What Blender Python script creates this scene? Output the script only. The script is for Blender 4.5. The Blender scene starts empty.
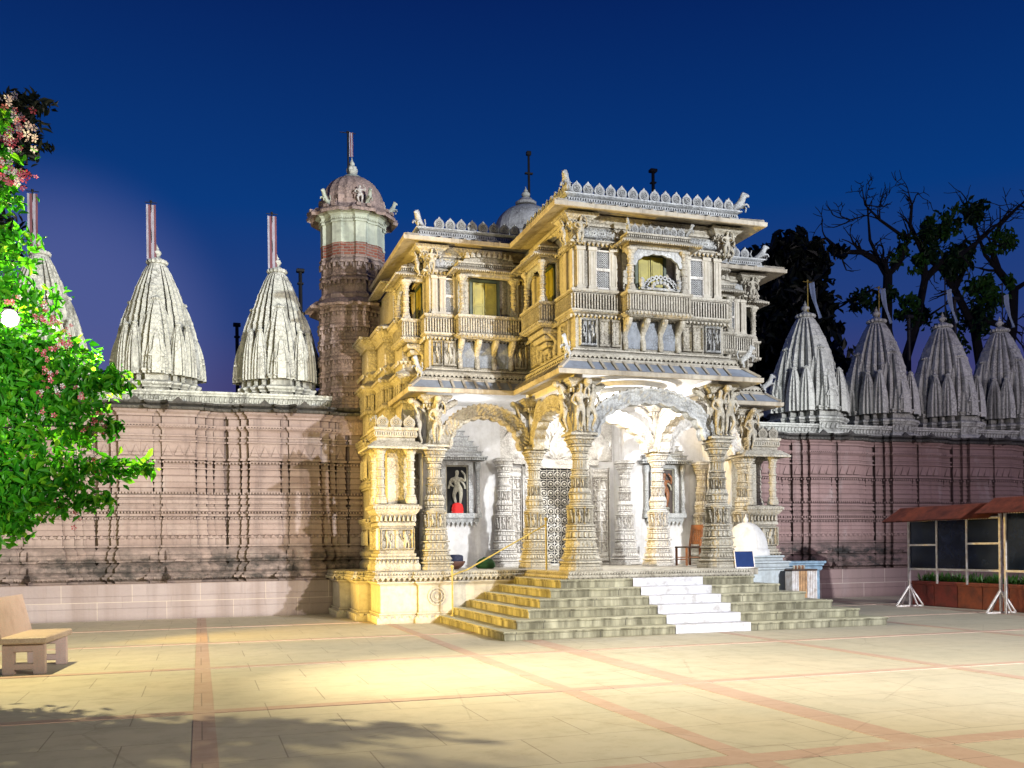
import bpy, math, random
import numpy as np
from mathutils import Matrix, Vector, Euler
R = math.radians
PI = math.pi
rng = np.random.default_rng(7)
random.seed(7)
scene = bpy.context.scene
COL = scene.collection

# ------------------------------------------------------------------ mesh builder
class MB:
    def __init__(s):
        s.V = []; s.n = 0; s.F = []          # F: list of (face array (k,m), material index)
    def add(s, v, faces, mi=0):
        v = np.array(v, float).reshape(-1, 3)
        for f in (faces if isinstance(faces, tuple) else (faces,)):
            f = np.asarray(f, int)
            if f.size: s.F.append((f + s.n, mi))
        s.V.append(v); s.n += len(v)
    def poly(s, pts, mi=0):
        s.add(pts, np.arange(len(pts))[None, :], mi)
    def box(s, x0, x1, y0, y1, z0, z1, mi=0):
        v = [(x0,y0,z0),(x1,y0,z0),(x1,y1,z0),(x0,y1,z0),(x0,y0,z1),(x1,y0,z1),(x1,y1,z1),(x0,y1,z1)]
        s.add(v, BOXF, mi)
    def bbox(s, x0, x1, y0, y1, z0, z1, b=.01, mi=0):
        """box with chamfered edges"""
        b = min(b, (x1-x0)*.45, (y1-y0)*.45, (z1-z0)*.45)
        s.loft([(rect(x0+b,x1-b,y0+b,y1-b), z0), (rect(x0,x1,y0,y1), z0+b), (rect(x0,x1,y0,y1), z1-b), (rect(x0+b,x1-b,y0+b,y1-b), z1)], mi)
    def loft(s, rings, mi=0, cap=True):
        P = np.array([[(x, y, z) for x, y in r] for r, z in rings])
        s.grid(P, True, mi=mi)
        if cap:
            s.poly(P[0][::-1], mi); s.poly(P[-1], mi)
    def grid(s, P, cu=False, cv=False, mi=0):
        """P[(rows)][(cols)]; cu closes columns"""
        n, m = P.shape[:2]
        i = np.arange(n if cv else n-1)[:, None]; j = np.arange(m if cu else m-1)[None, :]
        i2 = (i+1) % n; j2 = (j+1) % m
        f = np.stack([i*m+j, i*m+j2, i2*m+j2, i2*m+j], -1).reshape(-1, 4)
        s.add(P.reshape(-1, 3), f, mi)
    def inst(s, shape, M, mi=0):
        v, f = shape
        M = np.array(M)
        s.add(v @ M[:3,:3].T + M[:3,3], f, mi)
    def lathe(s, prof, seg=16, c=(0,0,0), mi=0, fn=None):
        th = np.arange(seg)*2*PI/seg
        P = np.array([[(c[0]+r*(fn(t) if fn else 1)*math.cos(t), c[1]+r*(fn(t) if fn else 1)*math.sin(t), c[2]+z) for t in th] for r, z in prof])
        s.grid(P, True, mi=mi)
        s.poly(P[0][::-1], mi); s.poly(P[-1], mi)
    def tube(s, pts, rad, seg=6, mi=0, cap=True):
        pts = np.asarray(pts, float); n = len(pts)
        rad = np.broadcast_to(np.asarray(rad, float), (n,))
        d = np.gradient(pts, axis=0); d /= np.linalg.norm(d, axis=1)[:, None]+1e-9
        up = np.array([0,0,1.]) if abs(d[0][2]) < .9 else np.array([1.,0,0])
        P = []
        for k in range(n):
            a = np.cross(d[k], up); a /= np.linalg.norm(a)+1e-9
            b = np.cross(d[k], a); up = -b if np.dot(-b, up) > 0 else b
            th = np.arange(seg)*2*PI/seg
            P.append(pts[k] + rad[k]*(np.cos(th)[:, None]*a + np.sin(th)[:, None]*b))
        P = np.array(P); s.grid(P, True, mi=mi)
        if cap: s.poly(P[0][::-1], mi); s.poly(P[-1], mi)
    def bar(s, a, b, w, h=None, mi=0):
        a = np.array(a, float); b = np.array(b, float); h = h or w
        d = b-a; d /= np.linalg.norm(d)
        up = np.array([0,0,1.]) if abs(d[2]) < .95 else np.array([0,1.,0])
        x = np.cross(d, up); x /= np.linalg.norm(x); y = np.cross(x, d)
        q = [a+x*w/2*i+y*h/2*j for i, j in ((-1,-1),(1,-1),(1,1),(-1,1))] + [b+x*w/2*i+y*h/2*j for i, j in ((-1,-1),(1,-1),(1,1),(-1,1))]
        s.add(q, BOXF, mi)
    def prism(s, outline, M, th, mi=0):
        """outline in local x,z; extruded along local y from 0 to th, then matrix M"""
        n = len(outline); o = np.array(outline)
        v = np.concatenate([np.c_[o[:,0], np.zeros(n), o[:,1]], np.c_[o[:,0], np.full(n, th), o[:,1]]])
        M = np.array(M); v = v @ M[:3,:3].T + M[:3,3]
        k = np.arange(n); k2 = (k+1) % n
        s.add(v, (np.stack([k, k2, k2+n, k+n], -1), k[None, ::-1].copy(), (k+n)[None, :]), mi)
    def mirror(s, cx):
        for v in s.V: v[:, 0] = 2*cx - v[:, 0]
        s.F = [(f[:, ::-1], mi) for f, mi in s.F]
        return s
    def build(s, name, mats, parent=None, smooth=False, loc=None, rz=0):
        me = bpy.data.meshes.new(name)
        V = np.concatenate(s.V) if s.V else np.zeros((0,3))
        if loc is not None:
            pass
        tot = [np.full(len(f), f.shape[1]) for f, _ in s.F]
        tot = np.concatenate(tot); idx = np.concatenate([f.ravel() for f, _ in s.F])
        mi = np.concatenate([np.full(len(f), m) for f, m in s.F])
        me.vertices.add(len(V)); me.vertices.foreach_set('co', V.ravel())
        me.loops.add(len(idx)); me.loops.foreach_set('vertex_index', idx.astype(np.int32))
        me.polygons.add(len(tot)); st = np.r_[0, np.cumsum(tot)[:-1]]
        me.polygons.foreach_set('loop_start', st.astype(np.int32))
        try: me.polygons.foreach_set('loop_total', tot.astype(np.int32))
        except Exception: pass
        me.polygons.foreach_set('material_index', mi.astype(np.int32))
        me.polygons.foreach_set('use_smooth', np.full(len(tot), smooth))
        for m in (mats if isinstance(mats, (list, tuple)) else [mats]): me.materials.append(m)
        me.update(calc_edges=True); me.validate()
        return link(name, me, parent, loc, rz)

BOXF = np.array([(0,3,2,1),(4,5,6,7),(0,1,5,4),(1,2,6,5),(2,3,7,6),(3,0,4,7)])
def rect(x0, x1, y0, y1): return [(x0,y0),(x1,y0),(x1,y1),(x0,y1)]
def link(name, me, parent=None, loc=None, rz=0):
    o = bpy.data.objects.new(name, me); COL.objects.link(o)
    if loc is not None: o.location = loc
    o.rotation_euler.z = rz
    if parent is not None:
        o.parent = parent
        if loc is None:          # built in world coordinates: keep it where it is
            o.location = (-Vector(parent.location)) if parent.type == 'EMPTY' else (0,0,0)
    return o
def sub(name, me, parent, loc=(0,0,0), rz=0, sc=(1,1,1), label=None):
    """a child that shares mesh data, placed in its parent's space"""
    o = bpy.data.objects.new(name, me); COL.objects.link(o); o.parent = parent
    o.location = loc; o.rotation_euler.z = rz; o.scale = sc
    if label: o['label'] = label
    return o
def tag(o, label, cat, group=None, kind=None):
    if label: o['label'] = label
    if cat: o['category'] = cat
    if group: o['group'] = group
    if kind: o['kind'] = kind
    return o
def thing(name, label, cat, loc=(0,0,0), rz=0, group=None):
    o = bpy.data.objects.new(name, None); COL.objects.link(o)
    o.location = loc; o.rotation_euler.z = rz; o.empty_display_size = .3
    return tag(o, label, cat, group)
def copy_tree(o, parent=None):
    c = o.copy(); COL.objects.link(c); c.parent = parent
    for ch in list(o.children): copy_tree(ch, c)
    return c
def T(x=0, y=0, z=0, rz=0, sx=1, sy=None, sz=None):
    sy = sx if sy is None else sy; sz = sx if sz is None else sz
    return Matrix.Translation((x,y,z)) @ Matrix.Rotation(rz, 4, 'Z') @ Matrix.Diagonal((sx,sy,sz,1))

# ------------------------------------------------------------------ materials
class NT:
    def __init__(s, name):
        s.m = bpy.data.materials.new(name); s.m.use_nodes = True
        s.nt = s.m.node_tree; s.nt.nodes.clear()
        s.out = s.n('ShaderNodeOutputMaterial'); s.b = s.n('ShaderNodeBsdfPrincipled')
        s.nt.links.new(s.b.outputs[0], s.out.inputs[0])
        s.co = s.n('ShaderNodeTexCoord').outputs['Object']
    def n(s, t, **k):
        d = s.nt.nodes.new(t)
        for a, b in k.items(): setattr(d, a, b)
        return d
    def l(s, a, b): s.nt.links.new(a, b)
    def mapping(s, sc=(1,1,1), rot=(0,0,0), src=None):
        d = s.n('ShaderNodeMapping'); d.inputs['Scale'].default_value = sc; d.inputs['Rotation'].default_value = rot
        s.l(src or s.co, d.inputs[0]); return d.outputs[0]
    def noise(s, scale, detail=6, rough=.6, src=None, dist=0):
        d = s.n('ShaderNodeTexNoise'); d.inputs['Scale'].default_value = scale; d.inputs['Detail'].default_value = detail
        d.inputs['Roughness'].default_value = rough; d.inputs['Distortion'].default_value = dist
        s.l(src or s.co, d.inputs['Vector']); return d.outputs['Fac']
    def vor(s, scale, src=None, feat='F1'):
        d = s.n('ShaderNodeTexVoronoi', feature=feat); d.inputs['Scale'].default_value = scale
        s.l(src or s.co, d.inputs['Vector']); return d.outputs['Distance']
    def ramp(s, f, a, b, ca=(0,0,0,1), cb=(1,1,1,1)):
        d = s.n('ShaderNodeValToRGB'); e = d.color_ramp.elements
        e[0].position = a; e[1].position = b; e[0].color = ca; e[1].color = cb
        s.l(f, d.inputs[0]); return d.outputs[0]
    def mix(s, f, a, b, mode='MIX'):
        d = s.n('ShaderNodeMix', data_type='RGBA', blend_type=mode)
        for v, i in ((f, 0), (a, 6), (b, 7)):
            if isinstance(v, (int, float)): d.inputs[i].default_value = v
            elif isinstance(v, tuple): d.inputs[i].default_value = (*v, 1) if len(v) == 3 else v
            else: s.l(v, d.inputs[i])
        return d.outputs[2]
    def math(s, op, a, b=0.):
        d = s.n('ShaderNodeMath', operation=op)
        for v, i in ((a, 0), (b, 1)):
            if isinstance(v, (int, float)): d.inputs[i].default_value = v
            else: s.l(v, d.inputs[i])
        return d.outputs[0]
    def sep(s, src=None):
        d = s.n('ShaderNodeSeparateXYZ'); s.l(src or s.co, d.inputs[0]); return d.outputs
    def comb(s, x, y, z=0.):
        d = s.n('ShaderNodeCombineXYZ')
        for v, i in ((x, 0), (y, 1), (z, 2)):
            if isinstance(v, (int, float)): d.inputs[i].default_value = v
            else: s.l(v, d.inputs[i])
        return d.outputs[0]
    def color(s, c):
        if isinstance(c, tuple): s.b.inputs['Base Color'].default_value = (*c, 1)
        else: s.l(c, s.b.inputs['Base Color'])
    def bump(s, h, dist=.01, strength=1.):
        d = s.n('ShaderNodeBump'); d.inputs['Distance'].default_value = dist; d.inputs['Strength'].default_value = strength
        s.l(h, d.inputs['Height']); s.l(d.outputs[0], s.b.inputs['Normal'])
    def rough(s, r):
        if isinstance(r, (int, float)): s.b.inputs['Roughness'].default_value = r
        else: s.l(r, s.b.inputs['Roughness'])
    def emit(s, c, k):
        s.b.inputs['Emission Color'].default_value = (*c, 1); s.b.inputs['Emission Strength'].default_value = k
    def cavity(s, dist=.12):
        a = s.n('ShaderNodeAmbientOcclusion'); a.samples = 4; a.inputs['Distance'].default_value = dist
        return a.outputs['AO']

def stone(name, c1, c2, dirt_shade=(.10,.085,.065), carve=.012, vs=16, cav=.55, streak=.35, rough=.75, ssc=(5,5,.45), cd=.12):
    """weathered carved stone: two tones, grime, shade painted into the hollows, rain streaks, fine chiselled relief"""
    t = NT(name)
    oi = t.n('ShaderNodeObjectInfo'); va = t.n('ShaderNodeVectorMath', operation='MULTIPLY_ADD'); va.inputs[1].default_value = (41,23,17)
    cb = t.comb(oi.outputs['Random'], oi.outputs['Random'], oi.outputs['Random']); t.l(cb, va.inputs[0]); t.l(t.co, va.inputs[2]); t.co = va.outputs[0]
    n1 = t.noise(1.3, 8, .65); n2 = t.noise(9, 6, .7)
    c = t.mix(t.ramp(n1, .35, .68), c1, c2)
    c = t.mix(t.math('MULTIPLY', t.ramp(n2, .45, .75), .35), c, dirt_shade)
    st = t.noise(1., 7, .65, t.mapping(ssc))
    c = t.mix(t.math('MULTIPLY', t.ramp(st, .52, .72), streak), c, dirt_shade)
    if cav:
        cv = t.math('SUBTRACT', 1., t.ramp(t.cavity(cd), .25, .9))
        c = t.mix(t.math('MULTIPLY', cv, cav), c, dirt_shade)  # ambient occlusion mixed into the colour as painted shade
    v0 = t.vor(vs, None, 'DISTANCE_TO_EDGE') if carve > .005 else None
    if v0 is not None:
        k = t.math('SUBTRACT', 1., t.ramp(v0, .0, .16)); n5 = t.noise(2.2, 5, .6)
        c = t.mix(t.math('MULTIPLY', t.math('MULTIPLY', k, t.ramp(n5, .38, .62)), .62), c, dirt_shade)
    t.color(c)
    v = t.vor(vs); v2 = t.vor(vs*2.3, None, 'SMOOTH_F1'); f = t.noise(60, 4, .7)
    h = t.math('ADD', t.math('MULTIPLY', v, 1.), t.math('ADD', t.math('MULTIPLY', v2, .5), t.math('MULTIPLY', f, .25)))
    t.bump(h, carve, .9); t.rough(rough)
    return t.m
M = {}
M['marble'] = stone('carved_cream_marble', (.56,.53,.45), (.40,.37,.30), dirt_shade=(.075,.062,.042), carve=.018, cav=.85, streak=.5)
M['marble_plain'] = stone('plain_cream_marble', (.58,.55,.47), (.44,.40,.32), carve=.003, cav=.6, vs=7, dirt_shade=(.12,.09,.055), streak=.5)
M['marble_white'] = stone('white_carved_marble', (.76,.74,.70), (.62,.59,.54), carve=.014, cav=.8, streak=.25, dirt_shade=(.14,.115,.09))
M['plaster'] = stone('white_plaster', (.72,.71,.70), (.56,.55,.54), carve=.002, cav=.3, streak=.5, vs=3, dirt_shade=(.38,.35,.31))
M['grey_marble'] = stone('grey_veined_marble', (.60,.62,.62), (.36,.37,.37), carve=.014, cav=.85, dirt_shade=(.07,.065,.06), streak=.5)
M['eave'] = stone('weathered_eave_slab', (.50,.46,.38), (.28,.24,.18), carve=.004, cav=.5, vs=5, streak=.75, dirt_shade=(.07,.055,.04))
M['slate'] = stone('blue_grey_slab', (.26,.30,.36), (.19,.22,.27), carve=.003, cav=0, vs=5, streak=.3)
M['slate_dark'] = stone('dark_slate_recess', (.30,.33,.37), (.18,.20,.23), carve=.01, cav=.5, dirt_shade=(.02,.02,.02))
M['spire'] = stone('weathered_white_limestone', (.84,.86,.78), (.66,.69,.61), dirt_shade=(.04,.04,.036), carve=.012, vs=9, cav=.75, streak=.7, ssc=(3.2,3.2,.22), cd=.30)
M['ochre'] = stone('ochre_stone', (.55,.40,.13), (.42,.31,.12), carve=.006, cav=.4)
M['tower'] = stone('red_grey_tower_stone', (.47,.35,.30), (.34,.26,.23), dirt_shade=(.06,.05,.05), carve=.016, vs=12, cav=.6, streak=.5)
M['tower_white'] = stone('greenish_white_paint', (.56,.62,.50), (.44,.48,.40), dirt_shade=(.12,.11,.09), carve=.002, cav=.5, vs=4)
M['dark_ledge'] = stone('algae_blackened_ledge', (.06,.06,.055), (.15,.14,.12), dirt_shade=(.02,.02,.02), carve=.012, vs=9, cav=.5)

def wall_mat(name, c1, c2, c3, alg, plc):
    t = NT(name)
    x, y, z = t.sep()
    br = t.n('ShaderNodeTexBrick'); br.inputs['Scale'].default_value = 1.
    br.inputs['Brick Width'].default_value = 1.1; br.inputs['Row Height'].default_value = .29; br.inputs['Mortar Size'].default_value = .007
    br.inputs['Color1'].default_value = (.35,.35,.35,1); br.inputs['Color2'].default_value = (.75,.75,.75,1); br.inputs['Mortar'].default_value = (0,0,0,1)
    br.inputs['Bias'].default_value = 0.
    t.l(t.comb(t.math('ADD', x, t.math('MULTIPLY', y, .7)), z), br.inputs['Vector'])
    n1 = t.noise(.8, 8, .65); n2 = t.noise(7, 7, .72)
    c = t.mix(t.ramp(n1, .35, .65), c1, c2)
    c = t.mix(t.math('MULTIPLY', br.outputs['Color'], .75), c, c3); c = t.mix(t.math('MULTIPLY', t.ramp(t.noise(1., 5, .6, t.mapping((.5,.5,3.2))), .48, .66), .35), c, (.20,.13,.105))
    c = t.mix(t.math('MULTIPLY', t.ramp(n2, .5, .75), .3), c, (.12,.08,.07))
    st = t.noise(1., 7, .62, t.mapping((2.6, 2.6, .16)))
    c = t.mix(t.math('MULTIPLY', t.ramp(st, .54, .76), .6), c, (.07,.05,.05))
    # pale lime wash patches
    lp = t.noise(1., 6, .6, t.mapping((1.1, 1.1, .5)))
    c = t.mix(t.math('MULTIPLY', t.ramp(lp, .60, .72), .35), c, (.52,.47,.45))
    # black algae on the base mouldings and just under the coping
    za = t.n('ShaderNodeMapRange'); t.l(z, za.inputs[0])
    for i, v in ((1, 1.9), (2, 1.45), (3, 0.), (4, 1.)): za.inputs[i].default_value = v
    zb = t.n('ShaderNodeMapRange'); t.l(z, zb.inputs[0])
    for i, v in ((1, .86), (2, .98), (3, 0.), (4, 1.)): zb.inputs[i].default_value = v
    band = t.math('MULTIPLY', za.outputs[0], zb.outputs[0])
    an = t.ramp(t.noise(1.6, 9, .75, t.mapping((1,1,1.6))), .36, .60)
    c = t.mix(t.math('MULTIPLY', t.math('MULTIPLY', band, an), alg), c, (.03,.03,.028))
    # the plain plinth course is paler
    pl = t.math('LESS_THAN', z, .865)
    c = t.mix(t.math('MULTIPLY', pl, .55), c, plc)
    st2 = t.noise(1., 6, .6, t.mapping((1.7, 1.7, .10)))
    c = t.mix(t.math('MULTIPLY', pl, t.math('MULTIPLY', t.ramp(st2, .42, .62), .5)), c, (.22,.16,.13))
    br2 = t.n('ShaderNodeTexBrick'); br2.inputs['Scale'].default_value = 1.; br2.inputs['Brick Width'].default_value = 1.55; br2.inputs['Row Height'].default_value = .44; br2.inputs['Mortar Size'].default_value = .008
    br2.inputs['Color1'].default_value = (.2,.2,.2,1); br2.inputs['Color2'].default_value = (.8,.8,.8,1); br2.inputs['Mortar'].default_value = (.5,.5,.5,1)
    t.l(t.comb(x, z), br2.inputs['Vector'])
    c = t.mix(t.math('MULTIPLY', pl, t.math('MULTIPLY', br2.outputs['Color'], .55)), c, (.27,.21,.20)); c = t.mix(t.math('MULTIPLY', pl, br2.outputs['Fac']), c, (.52,.44,.38))
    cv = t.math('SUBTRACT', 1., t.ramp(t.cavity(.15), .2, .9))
    c = t.mix(t.math('MULTIPLY', cv, .7), c, (.05,.035,.03))  # occlusion shade painted into the joints and recesses
    t.color(c)
    g = t.math('MULTIPLY', t.math('SUBTRACT', 1., br.outputs['Fac']), 1.5)
    h = t.math('ADD', g, t.math('ADD', t.math('MULTIPLY', t.vor(14), .5), t.math('MULTIPLY', t.noise(45, 4, .7), .3)))
    t.bump(h, .008, .9); t.rough(.85)
    return t.m
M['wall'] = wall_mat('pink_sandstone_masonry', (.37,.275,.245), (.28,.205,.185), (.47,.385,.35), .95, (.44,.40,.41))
M['wall_r'] = wall_mat('pink_sandstone_masonry_dimmed', (.32,.20,.18), (.24,.15,.14), (.38,.27,.25), 1.1, (.28,.20,.19))  # same masonry, with the dimmer light put into a darker colour

def simple(name, c, rough=.5, metal=0, var=.25, scale=6, bump=.002, dirt_shade=None):
    t = NT(name); n = t.noise(scale, 7, .65)
    d = dirt_shade or tuple(v*(1-var*1.6) for v in c)
    t.color(t.mix(t.ramp(n, .35, .72), c, d)); t.rough(rough); t.b.inputs['Metallic'].default_value = metal
    if bump: t.bump(t.noise(scale*8, 4, .7), bump, .7)
    return t.m
M['wood'] = simple('brown_wood', (.30,.11,.035), .45, 0, .45, 4)
M['dark_wood'] = simple('dark_brown_wood', (.045,.022,.012), .5)
M['shutter'] = simple('olive_yellow_shutter_paint', (.36,.31,.035), .5, 0, .35, 4)
M['shutter_dark'] = simple('dark_green_frame', (.06,.085,.05), .55)
M['void'] = simple('painted_void_dark', (.012,.013,.016), .9, bump=0)  # near black colour standing in for unlit openings
M['metal_white'] = simple('white_painted_steel', (.72,.70,.70), .45, 0, .3, 9, .001, dirt_shade=(.42,.33,.27))
M['rust_roof'] = simple('rusty_red_sheet', (.13,.032,.018), .65, 0, .5, 5, .004)
M['board_dark'] = simple('black_blue_notice_panel', (.008,.014,.036), .14, 0, .5, 2, 0)
M['board_mid'] = simple('faded_navy_notice_panel', (.014,.020,.048), .2, 0, .5, 3, 0)
M['terracotta'] = simple('orange_planter_paint', (.42,.10,.035), .7, 0, .5, 3, .004, dirt_shade=(.12,.045,.03))
M['terracotta_red'] = simple('red_planter_paint', (.30,.05,.035), .7, 0, .5, 3, .004, dirt_shade=(.10,.03,.02))
M['blue'] = simple('pale_blue_paint', (.24,.36,.48), .5, 0, .35, 5, .002)
M['pale_grey'] = stone('pale_blue_grey_stone', (.50,.55,.57), (.38,.43,.46), carve=.003, cav=.5, vs=5)
M['navy'] = simple('navy_sign_paint', (.022,.045,.15), .9, 0, .2, 4, 0); M['navy'].node_tree.nodes['Principled BSDF'].inputs['Specular IOR Level'].default_value = .05
M['brass'] = simple('brass_handrail', (.55,.46,.16), .35, .25, .3, 12, .0005)
M['gold'] = simple('gilded_pole', (.50,.36,.07), .4, .6, .3, 12, 0)
M['pole_dark'] = simple('dark_iron_pole', (.02,.02,.022), .6, .3)
M['red'] = simple('red_cloth', (.62,.012,.01), .8, 0, .2, 20)
M['brown_pot'] = simple('brown_clay', (.11,.045,.03), .7)
M['navy_cloth'] = simple('navy_cloth', (.01,.015,.045), .8)
M['green_cloth'] = simple('green_bag', (.015,.09,.02), .7)
M['idol'] = stone('painted_idol_stone', (.42,.40,.30), (.25,.25,.22), carve=.006, cav=.6)
M['bark'] = simple('dark_bark', (.014,.012,.011), .9, 0, .5, 5, .01)
M['flag_white'] = simple('white_flag_cloth', (.62,.62,.68), .8, 0, .15)
M['flag_red'] = simple('red_flag_cloth', (.42,.06,.07), .8, 0, .2)
M['flag_blue'] = simple('pale_blue_flag_cloth', (.30,.40,.58), .8, 0, .2)

def striped(name, c1, c2, period, axis=0):
    t = NT(name); s = t.sep()[axis]
    f = t.math('FRACT', t.math('MULTIPLY', s, 1/period))
    f = t.math('GREATER_THAN', f, .5)
    n = t.noise(8, 5, .6); c = t.mix(f, c1, c2); c = t.mix(t.math('MULTIPLY', t.ramp(n, .4, .75), .4), c, (.12,.11,.1)); t.color(c); t.rough(.8); return t.m

def silver():
    t = NT('embossed_silver'); n = t.noise(7, 7, .7)
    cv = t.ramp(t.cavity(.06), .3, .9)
    c = t.mix(t.ramp(n, .35, .7), (.60,.57,.50), (.36,.33,.27)); c = t.mix(cv, (.012,.011,.009), c)  # occlusion shade painted dark between the bosses
    t.color(c); t.b.inputs['Metallic'].default_value = .35; t.rough(.45); t.bump(n, .003, .8); return t.m
M['silver'] = silver()

def granite(name, a, b, c):
    t = NT(name); n = t.noise(55, 3, .7); n2 = t.vor(70); n3 = t.noise(2.5, 6, .6)
    k = t.mix(t.ramp(n, .42, .58), a, b); k = t.mix(t.ramp(n2, .05, .25), c, k)
    k = t.mix(t.math('MULTIPLY', t.ramp(n3, .5, .75), .4), k, (.10,.07,.06))
    t.color(k); t.rough(.6); t.bump(t.noise(30, 5, .7), .003, .6); return t.m
M['bench'] = granite('pink_terrazzo', (.40,.28,.26), (.33,.28,.26), (.20,.09,.09))
M['bench_top'] = granite('buff_terrazzo', (.38,.30,.24), (.30,.23,.18), (.20,.14,.10))

def leaf(name, c1, c2, c3, trans=.5):
    t = NT(name)
    g = t.n('ShaderNodeNewGeometry'); r = g.outputs['Random Per Island']
    c = t.mix(t.ramp(r, .1, .7), c1, c2); c = t.mix(t.ramp(r, .80, .95), c, c3)
    t.color(c); t.rough(.5)
    tr = t.n('ShaderNodeBsdfTranslucent'); t.l(c, tr.inputs[0]); ms = t.n('ShaderNodeMixShader'); ms.inputs[0].default_value = trans
    t.l(t.b.outputs[0], ms.inputs[1]); t.l(tr.outputs[0], ms.inputs[2]); t.l(ms.outputs[0], t.out.inputs[0])
    return t.m
M['leaf'] = leaf('bright_green_leaf', (.02,.20,.006), (.08,.38,.010), (.20,.46,.02), .55)
M['leaf_dark'] = leaf('night_dark_leaf', (.004,.008,.004), (.007,.012,.005), (.010,.017,.006), .15)  # near black, night silhouette put into the leaf colour
M['leaf_mid'] = leaf('dim_green_leaf', (.03,.11,.012), (.05,.16,.018), (.08,.20,.02), .3)
M['leaf_night'] = leaf('night_green_leaf', (.012,.045,.006), (.02,.07,.010), (.035,.09,.012), .3)  # copy of the dim leaf with night darkness put into its colour
M['petal_pink'] = leaf('pink_petal', (.66,.16,.22), (.55,.05,.09), (.78,.42,.46), .3)
M['petal_white'] = leaf('white_petal', (.80,.75,.76), (.78,.60,.64), (.8,.8,.8), .3)

def step_mat():
    t = NT('mossy_grey_step_stone')
    x, y, z = t.sep()
    n = t.noise(1.2, 8, .65); st = t.noise(1., 7, .65, t.mapping((4.5, 4.5, .7)))
    c = t.mix(t.ramp(n, .35, .65), (.42,.40,.29), (.29,.275,.18))
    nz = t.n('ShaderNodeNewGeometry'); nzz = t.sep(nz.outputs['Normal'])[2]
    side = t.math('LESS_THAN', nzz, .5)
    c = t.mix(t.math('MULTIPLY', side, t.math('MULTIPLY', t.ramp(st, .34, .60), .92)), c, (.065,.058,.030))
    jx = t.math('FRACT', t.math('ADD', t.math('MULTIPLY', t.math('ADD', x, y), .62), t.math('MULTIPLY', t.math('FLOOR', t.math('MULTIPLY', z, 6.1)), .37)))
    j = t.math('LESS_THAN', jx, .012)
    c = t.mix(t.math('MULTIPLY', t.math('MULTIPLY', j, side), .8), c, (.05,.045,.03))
    t.color(c); t.rough(.7); t.bump(t.noise(25, 6, .7), .006, .7); return t.m
M['step'] = step_mat()
def wsteps():
    t = NT('white_painted_step'); n = t.noise(5, 8, .7); n2 = t.noise(14, 6, .7)
    c = t.mix(t.ramp(n, .50, .68), (.50,.50,.545), (.30,.29,.28)); c = t.mix(t.math('MULTIPLY', t.ramp(n2, .62, .7), .5), c, (.2,.19,.17))
    t.color(c); t.rough(.6); t.bump(n2, .003, .5); return t.m
M['white_step'] = wsteps()

# ------------------------------------------------------------------ ground
BAND_X = [(0.02,.20), (3.92,.20), (5.5,.34), (9.25,.20), (13.5,.22), (17.3,.2), (-3.8,.2), (-7.6,.2), (21,.2)]
BAND_Y = [(2.5,.2), (6.28,.24), (10.05,.18), (13.85,.18), (17.65,.16), (21.3,.16), (-1.3,.2)]
def ground_mat(bandset):
    t = NT('courtyard_paving' if not bandset else 'red_sandstone_band')
    x, y, z = t.sep()
    n = t.noise(.35, 8, .62); n2 = t.noise(2.6, 8, .7); n3 = t.noise(18, 5, .7)
    br = t.n('ShaderNodeTexBrick'); br.inputs['Scale'].default_value = 1.
    br.inputs['Brick Width'].default_value = 1.27; br.inputs['Row Height'].default_value = .95; br.inputs['Mortar Size'].default_value = .006
    br.inputs['Color1'].default_value = (.3,.3,.3,1); br.inputs['Color2'].default_value = (.7,.7,.7,1); br.inputs['Mortar'].default_value = (0,0,0,1)
    t.l(t.comb(x, y), br.inputs['Vector'])
    if not bandset:
        c = t.mix(br.outputs['Color'], (.42,.37,.275), (.49,.44,.335))
        c = t.mix(t.ramp(n, .35, .7), c, (.37,.35,.275))
    else:
        c = t.mix(br.outputs['Color'], (.37,.255,.20), (.43,.315,.25))
    c = t.mix(t.math('MULTIPLY', t.ramp(n2, .48, .78), .5), c, (.22,.19,.14) if not bandset else (.27,.18,.14))
    c = t.mix(t.math('MULTIPLY', t.ramp(t.noise(.9, 9, .75, None, .8), .56, .7), .4), c, (.50,.46,.38))
    sp = t.ramp(t.noise(6, 9, .8, None, .3), .60, .68); c = t.mix(t.math('MULTIPLY', sp, .35), c, (.15,.12,.085))
    ed = t.vor(.33, t.mapping((1,1.3,1)), 'DISTANCE_TO_EDGE'); ck = t.math('LESS_THAN', t.math('ADD', t.math('MULTIPLY', ed, 1.8), t.math('MULTIPLY', t.noise(4, 5, .7), .03)), .020)
    c = t.mix(t.math('MULTIPLY', ck, .22), c, (.14,.11,.08))
    mort = t.math('MULTIPLY', br.outputs['Fac'], .6)
    c = t.mix(mort, c, (.16,.13,.10))
    t.color(c); t.rough(t.ramp(n2, .3, .8, (.55,.55,.55,1), (.85,.85,.85,1)))
    t.bump(t.math('ADD', t.math('MULTIPLY', n3, .4), t.math('MULTIPLY', t.math('SUBTRACT', 1., br.outputs['Fac']), .5)), .004, .7); return t.m
b = MB(); b.poly([(-400,-60,0),(400,-60,0),(400,600,0),(-400,600,0)])
tag(b.build('courtyard_ground', ground_mat(False)), None, None, kind='structure')
b = MB()
ys = [(-4., 24.7)]
for cx, w in BAND_X:
    b.box(cx-w/2,cx+w/2,-6,24.5,-.02,.004)
tag(b.build('paving_band_lengthwise', ground_mat(True)), None, None, kind='structure')
b = MB()
for cy_, w in BAND_Y:
    b.box(-14,26,cy_-w/2,cy_+w/2,-.02,.008)
tag(b.build('paving_band_crosswise', ground_mat(True)), None, None, kind='structure')

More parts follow.
